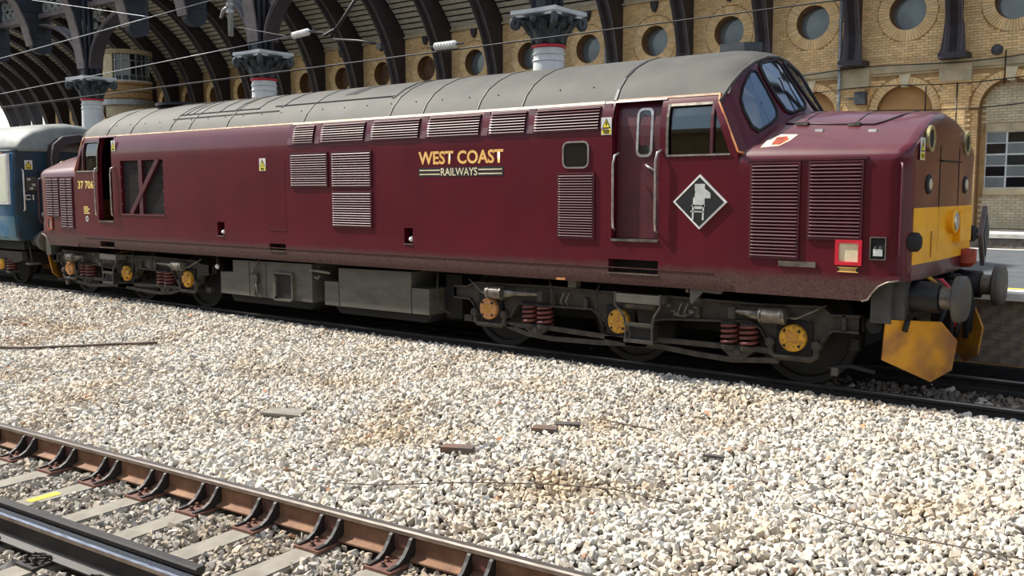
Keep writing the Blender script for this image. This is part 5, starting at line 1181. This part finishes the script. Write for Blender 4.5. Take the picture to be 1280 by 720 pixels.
    # equalising beams
    for pts in ([(3.7, .36), (4.3, .375), (5.3, .34), (5.85, .30)], [(5.3, .32), (5.9, .37), (6.9, .38), (7.5, .385)], [(3.75, .34), (4.1, .26), (4.5, .235), (5.2, .255), (5.9, .30)], [(5.6, .29), (6.1, .29), (6.6, .25), (7.0, .235), (7.55, .285)]):
        b = MB(); b.loft([[(X(x), y, z+dz) for y, dz in ((-1.14, -.03), (-1.14, .03), (-1.09, .03), (-1.09, -.03))] for x, z in pts]); b.build('equalising_beam', M['bogie'], B)
    # brake cylinders with pistons
    for x0, x1, x2, x3 in ((3.48, 3.76, 3.92, 4.34), (7.66, 7.36, 7.20, 7.0)):
        y = -1.22; b = MB(); sg = 1 if x1 > x0 else -1
        b.tube([(X(x0), y, .79), (X(x0+.015*sg), y, .79), (X(x1-.03*sg), y, .79), (X(x1), y, .79)], [.075, .09, .09, .08], 16); cb = b.build('brake_cylinder', M['steel'], B, True, angle=.6)
        for xr in (x0+.05*sg, x1-.02*sg): q = MB(); q.tube([(X(xr), y, .79), (X(xr+.018), y, .79)], .098, 16); q.build('cylinder_band', M['steel'], cb)
        q = MB(); q.tube([(X(x1), y, .79), (X(lerp(x1, x2, .6)), y, .79), (X(x2), y, .80), (X(x3), y, .81)], [.06, .055, .035, .022], 10); q.build('piston', M['steel'], cb, True); q = MB(); q.box(min(X(x3), X(x3+.08)), max(X(x3), X(x3+.08)), y-.03, y+.03, .72, .85); q.build('clevis', M['bogie'], cb)
        q = MB(); q.tube([(X(x0), y+.02, .78), (X(x0-.1*sg), y+.02, .77), (X(x0-.25*sg), y+.06, .85), (X(x0-.4*sg), y+.1, .93)], .012, 6); q.build('air_pipe', M['steel'], cb, True)
    # sand / speedometer box hung by brackets over the middle axle
    b = MB(); b.box(min(X(5.56), X(6.18)), max(X(5.56), X(6.18)), -1.34, -1.14, .815, .915); rs = b.build('reservoir', M['tank'], B)
    b = MB(); b.cyl((X(5.66), -1.24, .80), (X(6.08), -1.24, .80), .07, 14); b.build('reservoir_belly', M['bogie'], rs, True)
    for xa, xb in ((5.57, 5.72), (6.18, 6.08)): q = MB(); q.tube([(X(xa), -1.33, .93), (X(xa), -1.33, .78), (X(lerp(xa, xb, .8)), -1.33, .66), (X(xb), -1.33, .55), (X(xb), -1.33, .36)], .016, 6); q.build('bracket_arm', M['bogie'], rs)
    for z in (.56, .36): q = MB(); q.box(min(X(5.70), X(6.10)), max(X(5.70), X(6.10)), -1.345, -1.315, z-.02, z+.02); q.build('bracket_bar', M['bogie'], rs)
    q = MB(); q.box(min(X(5.74), X(6.06)), max(X(5.74), X(6.06)), -1.30, -1.16, .37, .54); q.build('sand_box', M['bogiedk'], rs)
    # damper brackets, pipes, safety chain links
    for x in (4.66, 4.74, 6.34, 6.42): q = MB(); q.tube([(X(x), -1.13, .68), (X(x), -1.18, .74), (X(x+.03), -1.15, .84)], .010, 5); q.build('hook', M['steel'], B)
    for x in (4.5, 5.0, 6.55): q = MB(); q.box(min(X(x), X(x+.05)), max(X(x), X(x+.05)), -1.16, -1.1, .68, .80); q.build('lug', M['bogie'], B)
    for i in range(9):
        t = i/8; cx_ = lerp(6.24, 6.62, t); cz_ = .80-.14*4*t*(1-t)+.08*t; q = MB(); q.tube([(X(cx_)+.026*math.cos(a), -1.22+(.012*math.sin(a) if i % 2 else 0), cz_+(0 if i % 2 else .014*math.sin(a))) for a in np.linspace(0, 2*PI, 9)], .006, 5); q.build('chain_link', M['steel'], B)
    q = MB(); q.tube([(X(5.24), -1.16, 1.0), (X(5.2), -1.2, .85), (X(5.22), -1.2, .66), (X(5.34), -1.22, .55)], .014, 6); q.build('cable', M['bogie'], B, True)
    q = MB(); q.tube([(X(4.50), -1.2, 1.0), (X(4.54), -1.2, .86), (X(4.52), -1.18, .70)], .012, 6); q.build('cable', M['bogie'], B, True)
    # brake rigging by the outer wheel
    q = MB(); q.tube([(X(8.05), -1.0, .25), (X(8.3), -1.0, .29), (X(8.55), -1.0, .25)], .025, 6); q.build('brake_rod', M['bogiedk'], B); q = MB(); q.box(min(X(8.1), X(8.17)), max(X(8.1), X(8.17)), -1.04, -.98, .17, .26); q.build('brake_block', M['tank'], B)
    q = MB(); q.box(min(X(8.28), X(8.36)), max(X(8.28), X(8.36)), -.98, -.9, .45, .58); q.build('brake_hanger', M['bogiedk'], B)
    q = MB(); q.box(min(X(2.92), X(3.06)), max(X(2.92), X(3.06)), -1.05, -.97, .33, .42); q.build('brake_hanger', M['bogie'], B)
    return B
bogie(1, 0.0, ('axbrn', 'axyel', 'axyel')); bogie(-1, .17, ('axyel', 'axyel', 'axbrn'))
# ---- fuel and water tanks between the bogies
def tank(pts, y0, y1, name, lab=None):
    b = MB(); b.prism(pts, 'y', y0, y1); o = b.build(name, M['tank'], LOCO)
    if lab: o['label'] = lab
    return o
t1 = tank([(-2.20, .97), (-2.20, .76), (-2.56, .75), (-2.56, .38), (-.14, .38), (-.14, .99)], -1.20, .9, 'fuel_tank', 'dull grey fuel tank with recessed step')
b = MB(); b.prism([(-2.5, .38), (-.2, .38), (-.35, .24), (-2.4, .24)], 'y', -1.05, .8); b.build('tank_sump', M['hole'], t1)
for x0, x1, z0, z1 in ((-1.04, -.58, .80, .83), (-1.04, -.60, .36, .39)): b = MB(); b.box(x0, x1, -1.26, -1.2, z0, z1); b.build('step_frame', M['tank'], t1)
b = MB(); b.prism([(-1.04, .80), (-1.0, .74), (-1.0, .45), (-1.04, .39), (-1.06, .39), (-1.06, .80)], 'y', -1.25, -1.2); b.build('step_frame', M['tank'], t1); b = MB(); b.box(-.60, -.57, -1.25, -1.2, .39, .80); b.build('step_frame', M['tank'], t1); b = MB(); b.box(-.99, -.61, -1.206, -1.2, .42, .78); b.build('step_recess', M['bogiedk'], t1)
for x in (-1.75, -1.30): b = MB(); b.box(x-.005, x+.005, -1.204, -1.2, .40, .95); b.build('panel_seam', M['hole'], t1)
b = MB(); b.tube([(-1.45, -1.22, 1.0), (-1.56, -1.25, .86), (-1.58, -1.25, .70), (-1.52, -1.25, .52), (-1.56, -1.25, .42), (-1.50, -1.25, .40), (-1.47, -1.25, .5), (-1.54, -1.24, .66)], .02, 7); b.build('filler_hose', M['tank'], t1, True)
b = MB(); b.box(-1.64, -1.46, -1.27, -1.2, .62, .78); b.build('filler_valve', M['bogie'], t1)
t2 = tank([(.16, .74), (.49, .74), (.49, .96), (2.04, .98), (2.04, .75), (2.39, .75), (2.39, .38), (.16, .37)], -1.20, .9, 'water_tank', 'dull grey boxed tank with stepped ends')
for x in (.49, 2.04): b = MB(); b.box(x-.005, x+.005, -1.205, -1.2, .38, .76); b.build('panel_seam', M['hole'], t2)
b = MB(); b.prism([(.2, .38), (2.35, .38), (2.2, .24), (.35, .24)], 'y', -1.05, .8); b.build('tank_sump', M['hole'], t2)
b = MB(); b.tube([(-.15, -1.22, .90), (.1, -1.23, .89), (.32, -1.23, .88)], .022, 7); b.build('pipe_union', M['steel'], LOCO, True); b = MB(); b.tube([(-.08, -1.2, .80), (.0, -1.2, .77), (.05, -1.2, .82)], .018, 6); b.build('drain_cock', M['steel'], LOCO, True)
b = MB(); b.tube([(-.02, -1.18, 1.06), (.04, -1.24, 1.04), (.09, -1.24, .97), (.06, -1.2, .93)], .014, 6); b.build('lifting_hook', M['black'], LOCO, True)
b = MB(); b.prism([(2.45, .95), (2.75, .95), (2.75, .32), (2.45, .32)], 'y', -.9, .8); b.build('air_reservoir', M['hole'], LOCO)
b = MB(); b.tube([(2.52, -1.15, 1.0), (2.5, -1.15, .72), (2.56, -1.15, .5), (2.72, -1.12, .42)], .012, 6); b.build('drain_pipe', M['bogie'], LOCO, True)
b = MB(); b.lathe((-2.72, -1.18, .83), 'y', [(0, .03), (.03, .05), (.06, .02)], 12); b.build('side_lamp', M['white'], LOCO, True)
b = MB(); b.cyl((-2.72, -1.15, .86), (-2.72, -1.15, 1.05), .012, 6); b.build('lamp_stem', M['bogie'], LOCO)
# hazard flap and chain bracket below the skirt
b = MB(); b.prism([(6.55, 1.06), (6.98, 1.06), (6.92, .99), (6.70, 1.0), (6.58, .86), (6.55, .88)], 'y', -1.30, -1.25); b.build('chain_bracket', M['tank'], LOCO)
for x in (6.50, 6.62): b = MB(); b.lathe((x, -1.28, 1.0), 'y', [(0, .02), (.05, .03)], 8); b.build('bolt', M['steel'], LOCO)
b = MB(); b.box(4.72, 4.85, -1.36, -1.33, 1.035, 1.06); b.build('jacking_plate', M['axbrn'], LOCO); b = MB(); b.box(4.80, 4.92, -1.22, -1.1, .93, 1.02); b.build('jacking_bracket', M['tank'], LOCO)
# ---- buffer beams, buffers, couplings, snow ploughs
def loco_end(s):
    b = MB(); b.box(min(s*8.55, s*8.75), max(s*8.55, s*8.75), -1.22, 1.22, .80, 1.24); bb = b.build('buffer_beam', M['buffergrey'], LOCO)
    for y in (-.865, .865):
        b = MB(); b.box(min(s*8.74, s*8.86), max(s*8.74, s*8.86), y-.27, y+.2, .84, 1.24); b.build('buffer_base', M['buffergrey'], bb)
        b = MB(); b.lathe((s*8.84, y, 1.06), 'x', [(0, .17), (s*.03, .165), (s*.29, .155), (s*.30, .12)], 28); bf = b.build('buffer', M['black'], bb, True, angle=.5)
        b = MB(); b.lathe((s*9.14, y, 1.06), 'x', [(0, .115), (s*.11, .115), (s*.12, .10)], 24); b.build('buffer_ram', M['steel'], bf, True, angle=.5)
        n = 32; rings = []
        for t_, r, in ((.0, .12), (.035, .235), (.05, .245), (.10, .245), (.125, .215), (.135, .10)): rings.append([(s*(9.24+t_), y+1.1*r*math.cos(2*PI*k/n)*(1 if abs(math.cos(2*PI*k/n)) < .9 else .97), 1.06+max(-.225, min(.225, r*math.sin(2*PI*k/n)*1.0))) for k in range(n)])
        b = MB(); b.loft(rings); b.build('buffer_head', M['tank'], bf, True, angle=.5)
    # screw coupling, hook, brake and heating hoses
    b = MB(); b.prism([(s*8.75, 1.10), (s*9.05, 1.12), (s*9.12, 1.2), (s*9.16, 1.12), (s*9.10, 1.0), (s*8.95, .99), (s*8.75, 1.0)], 'y', -.05, .05); b.build('draw_hook', M['black'], bb)
    b = MB(); b.tube([(s*9.06, 0, 1.06), (s*9.12, .02, .9), (s*9.10, .02, .7), (s*9.08, 0, .55)], .035, 8); b.build('screw_coupling', M['black'], bb, True)
    for y, m_, zz in ((-.42, 'rubber', .52), (-.25, 'red', .70), (.3, 'rubber', .5), (.45, 'rubber', .55)):
        b = MB(); b.tube([(s*8.80, y, 1.16), (s*8.98, y, 1.18), (s*9.10, y, 1.05), (s*9.13, y+.03, .85), (s*9.10, y+.05, zz)], .032 if m_ == 'rubber' else .028, 8); b.build('air_hose', M[m_], bb, True)
    b = MB(); b.tube([(s*8.85, -.62, 1.26), (s*8.95, -.58, 1.22), (s*9.02, -.50, 1.14)], .022, 6); b.build('hose_cock', M['axyel'], bb, True)
    b = MB(); b.lathe((s*8.95, .80, 1.26), 'z', [(0, .08), (.05, .13), (.20, .13), (.21, .10)], 16); b.build('vacuum_fitting', M['rustyred'], bb, True, angle=.5)
    b = MB(); b.tube([(s*8.82, -.62, .80), (s*8.95, -.75, .70), (s*9.08, -.72, .76), (s*9.10, -.55, .92)], .024, 7); b.build('jumper_cable', M['rubber'], bb, True)
    # plough blades
    def pl(P): return [(s*x, y, z) for x, y, z in P]
    A = [(8.70, -1.209, .80), (8.66, -1.156, .417), (9.022, -.726, .168), (9.19, -.578, .29), (9.23, -.58, .60), (9.11, -.73, .80), (8.74, -1.18, .84)]
    for sg in (1, -1):
        P = [(x, sg*y, z) for x, y, z in A]; n_ = Vector((P[1][0]-P[0][0], P[1][1]-P[0][1], P[1][2]-P[0][2])).cross(Vector((P[3][0]-P[0][0], P[3][1]-P[0][1], P[3][2]-P[0][2]))).normalized()*.012
        b = MB(); b.loft([pl([(x-n_.x, y-n_.y, z-n_.z) for x, y, z in P]), pl([(x+n_.x, y+n_.y, z+n_.z) for x, y, z in P])]); pb = b.build('snow_plough_blade', M['brownplough'], bb); pb['label'] = 'yellow snow plough blade stained with rust'
        b = MB(); b.box(min(s*8.6, s*8.85), max(s*8.6, s*8.85), sg*.9-.05, sg*.9+.05, .45, .85); b.build('plough_stay', M['bogiedk'], pb)
    b = MB(); b.tube([(s*8.86, -1.02, .86), (s*8.87, -1.07, .8), (s*8.86, -1.10, .72)], .028, 8); b.build('hose_end', M['rubber'], bb, True)
loco_end(1); loco_end(-1)

# ================================================================== COACH behind
def coach():
    XE = -9.80; c = thing('railway_coach', 'blue passenger coach with grey roof coupled behind the maroon locomotive', 'coach', (XE, 0, 0)); L = 19.5
    prof = [(-1.30, 1.06), (-1.37, 1.15), (-1.40, 1.6), (-1.40, 2.3), (-1.37, 2.8), (-1.33, 3.02)]
    def ring(x, k=1.0): 
        h = [(y*k, z) for y, z in prof]; return [(x, y, z) for y, z in h]+[(x, -y, z) for y, z in h[::-1]]
    b = MB(); b.loft([ring(0.0, .935), ring(-.06, .965), ring(-.16, .985), ring(-.5, 1.0), ring(-L, 1.0)]); body = b.build('coach_body', [M['skyblue'], M['coachend'], M['coachlow']], c, True, angle=.5)
    for p in body.data.polygons:
        if p.center.x > -.09: p.material_index = 1
        elif p.center.z < 1.75 and p.center.x < -.1: p.material_index = 2
    rp = [(-1.34, 3.02), (-1.30, 3.14), (-1.15, 3.34), (-.9, 3.50), (-.5, 3.63), (0, 3.68), (.5, 3.63), (.9, 3.50), (1.15, 3.34), (1.30, 3.14), (1.34, 3.02)]
    b = MB(); b.loft([[(x, y*k, 3.02+(z-3.02)*q) for y, z in rp] for x, k, q in ((.02, .93, .70), (-.03, .95, .84), (-.12, .97, .93), (-.35, .99, 1.0), (-.7, 1.0, 1.02), (-L, 1, 1.02))]); b.build('coach_roof', M['coachroof'], c, True)
    b = MB(); b.tube([(.03, -1.26, 3.02), (-.3, -1.345, 3.02), (-1, -1.36, 3.03), (-L, -1.36, 3.03)], .025, 6); b.build('gutter', M['coachend'], c, True)
    b = MB(); b.box(-L, -.45, -1.385, -1.34, 2.985, 3.0); b.build('orange_cantline', M['orange'], c)
    for i in range(9):
        x1 = -.13-i*2.1; x0 = x1-(1.25); y = -1.415
        w = MB(); w.box(x0, x1, y-.008, y+.06, 1.86, 2.96); f = w.build('window_frame', M['white'], c)
        g = MB(); g.box(x0+.05, x1-.045, y-.014, y+.02, 1.91, 2.91); g.build('pane', M['frost'] if i == 0 else M['darkglass'], f)
    # gangway with bellows frame
    b = MB(); o = [(-.62, 1.10), (-.62, 2.9), (-.56, 3.16), (-.36, 3.33), (0, 3.39), (.36, 3.33), (.56, 3.16), (.62, 2.9), (.62, 1.10)]; i_ = [(y*.84, 1.10+(z-1.10)*.93) for y, z in o]
    def gang(P, x): return [(x, y, z) for y, z in P]
    n = len(o); v = gang(o, .02)+gang(o, .34)+gang(i_, .34)+gang(i_, .02); b.add(v, [(k*n+i, k*n+i+1, ((k+1) % 4)*n+i+1, ((k+1) % 4)*n+i) for k in range(4) for i in range(n-1)]); g = b.build('gangway', M['iron'], c)
    b = MB(); b.tube(gang([(y*1.04, z+.01) for y, z in o], .32), .022, 6); b.build('gangway_rim', M['irongrey'], g, True)
    b = MB(); b.box(-.02, .04, -.52, .52, 1.1, 2.8); b.build('gangway_door', M['coachend'], g); b = MB(); b.box(.04, .06, -.25, .2, 2.1, 2.8); b.build('door_window', M['hole'], g); b = MB(); b.box(.10, .16, .15, .5, 2.86, 3.12); b.build('lamp_box', M['lattice'], g)
    # end fittings
    warn_sign(c, -1.10, -.93, 2.62, 2.82, .012, axis='x')
    b = MB(); b.tube([(.0, -1.16, 1.72), (.06, -1.16, 1.75), (.06, -1.16, 2.58), (0, -1.16, 2.62)], .018, 7); b.build('handrail', M['white'], c, True)
    text_part('C1', -1.14, -.93, 1.95, 2.07, .014, M['white'], c, bold=.03, axis='x')
    b = MB(); b.box(0, .05, -1.10, -.88, 2.15, 2.46); e = b.build('jumper_box', M['tank'], c)
    for y, z in ((-1.05, 2.40), (-.95, 2.28), (-1.0, 2.2)): q = MB(); q.box(.05, .07, y-.03, y+.04, z-.02, z+.03); q.build('box_label', M['offwhite'], e)
    for z in (1.35, 1.75, 2.15, 2.55): b = MB(); b.box(0, .09, -.84, -.70, z, z+.03); b.build('end_step', M['coachend'], c)
    for y in (-.865, .865):
        b = MB(); b.lathe((0, y, 1.06), 'x', [(-.1, .14), (.05, .13), (.10, .12), (.32, .11), (.33, .235), (.40, .235)], 24); b.build('buffer', M['tank'], c, True, angle=.5)
    b = MB(); b.tube([(0, -.45, 1.2), (.2, -.5, 1.12), (.34, -.55, .9), (.25, -.5, .7)], .03, 7); b.build('air_hose', M['rubber'], c, True); b = MB(); b.tube([(0, .2, 1.1), (.25, .2, 1.0), (.35, .15, .7)], .03, 7); b.build('air_hose', M['red'], c, True)
    b = MB(); b.box(-L, -.1, -1.15, 1.15, .85, 1.08); b.build('coach_underframe', M['hole'], c)
    # leading bogie
    b = MB(); b.box(-4.6, -.25, -.95, .95, .50, .80); B = b.build('coach_bogie', M['bogiedk'], c)
    b = MB(); b.prism([(-.2, .80), (-.2, .62), (-.55, .55), (-4.3, .55), (-4.6, .62), (-4.6, .80)], 'y', -1.16, -1.05); b.build('side_frame', M['bogie'], B)
    for x in (-1.15, -3.75):
        for sy in (-1, 1): b = MB(); b.lathe((x, sy*.68, .457), 'y', [(0, .457), (sy*.10, .457), (sy*.10, .38), (sy*.05, .36), (sy*.05, .1)], 32); b.build('wheel', M['bogiedk'], B, True, angle=.6)
        b = MB(); b.lathe((x, -1.24, .50), 'y', [(0, .08), (.02, .12), (.08, .13)], 18); b.build('axlebox_cover', M['axyel'], B, True, angle=.5); b = MB(); b.box(x-.2, x+.2, -1.18, -1.0, .33, .64); b.build('axlebox', M['bogiedk'], B)
        for dx in (-.34, .34): coil(x+dx, -1.12, .36, .60, .09, 4, .02).build('coil_spring', M['spring'], B, True); b = MB(); b.box(x+dx-.12, x+dx+.12, -1.2, -1.0, .31, .36); b.build('spring_seat', M['bogie'], B)
    b = MB(); b.box(-.02, .22, -1.18, -.95, .53, .57); b.build('footstep', M['tank'], c); b = MB(); b.tube([(-.1, -1.05, 1.05), (.06, -1.06, .56)], .018, 6); b.build('step_bracket', M['bogie'], c)
coach()

# ================================================================== litter on the ballast
def on(x, y, dz=0.0): return (x, y, float(gz(x, y))+.035+dz)
def plank(x, y, l, w_, h, rot, mat, lab, tilt=(.04, .06)):
    b = MB(); b.prism([(-l/2, -w_/2), (l/2-.02, -w_/2+.01), (l/2, w_/2), (-l/2+.03, w_/2-.005)], 'z', -h/2, h/2); o = b.build('wood_scrap', M[mat], None); o.location = on(x, y, .005); o.rotation_euler = (tilt[0], tilt[1], rot); tag(o, lab, 'scrap'); return o
plank(6.13, -4.83, .30, .12, .05, .62, 'wood', 'reddish brown wood block lying on the ballast'); plank(6.36, -3.44, .26, .10, .02, .7, 'slate', 'thin dark slate sliver lying on the ballast'); plank(6.30, -3.75, .26, .14, .03, .6, 'wood', 'weathered flat wood piece beside the slate sliver'); plank(3.6, -4.75, .42, .22, .03, .5, 'sleeper', 'pale flat stone slab sunk in the ballast'); plank(8.02, -3.62, .18, .06, .02, .3, 'slate', 'small black plastic shard on the ballast')
pts = [on(x, y, .02) for x, y in ((-3.3, -4.75), (-2.9, -4.62), (-2.6, -4.45), (-2.2, -4.1), (-2.0, -3.95), (-1.75, -3.7), (-1.4, -3.45), (-1.2, -3.28))]
b = MB(); b.tube(pts, .022, 7); o = b.build('cable', M['cable'], None, True); tag(o, 'brown cable lying in a gentle wave on the ballast', 'cable')
def ground_at(px, py, z=-.15):
    d = _f+CR*((px-640)/FPX)-CU*((py-360)/FPX); t = (z-CAMP.z)/d.z; p = CAMP+d*t; return p.x, p.y
for path, lab in ((((405, 592), (470, 597), (590, 598), (700, 601), (770, 606), (850, 622)), 'thin stray wire trailing over the stones near the wood block'), (((1000, 630), (1059, 651), (1120, 668), (1200, 684), (1300, 704)), 'thin stray wire half buried in the stones away from the rails')):
    P2 = [ground_at(*q) for q in path]; u = np.linspace(0, len(P2)-1, 40); pts = [on(float(np.interp(k, range(len(P2)), [q[0] for q in P2])), float(np.interp(k, range(len(P2)), [q[1] for q in P2])), .012) for k in u]
    b = MB(); b.tube(pts, .005, 5); o = b.build('stray_wire', M['cable'], None, True); tag(o, lab, 'wire')
b = MB(); b.tube([on(lerp(6.5, 7.2, t), lerp(-3.1, -3.2, t), .02) for t in np.linspace(0, 1, 6)], .008, 5); o = b.build('stick', M['cable'], None, True); tag(o, 'thin dark stick beside the slate sliver', 'stick')
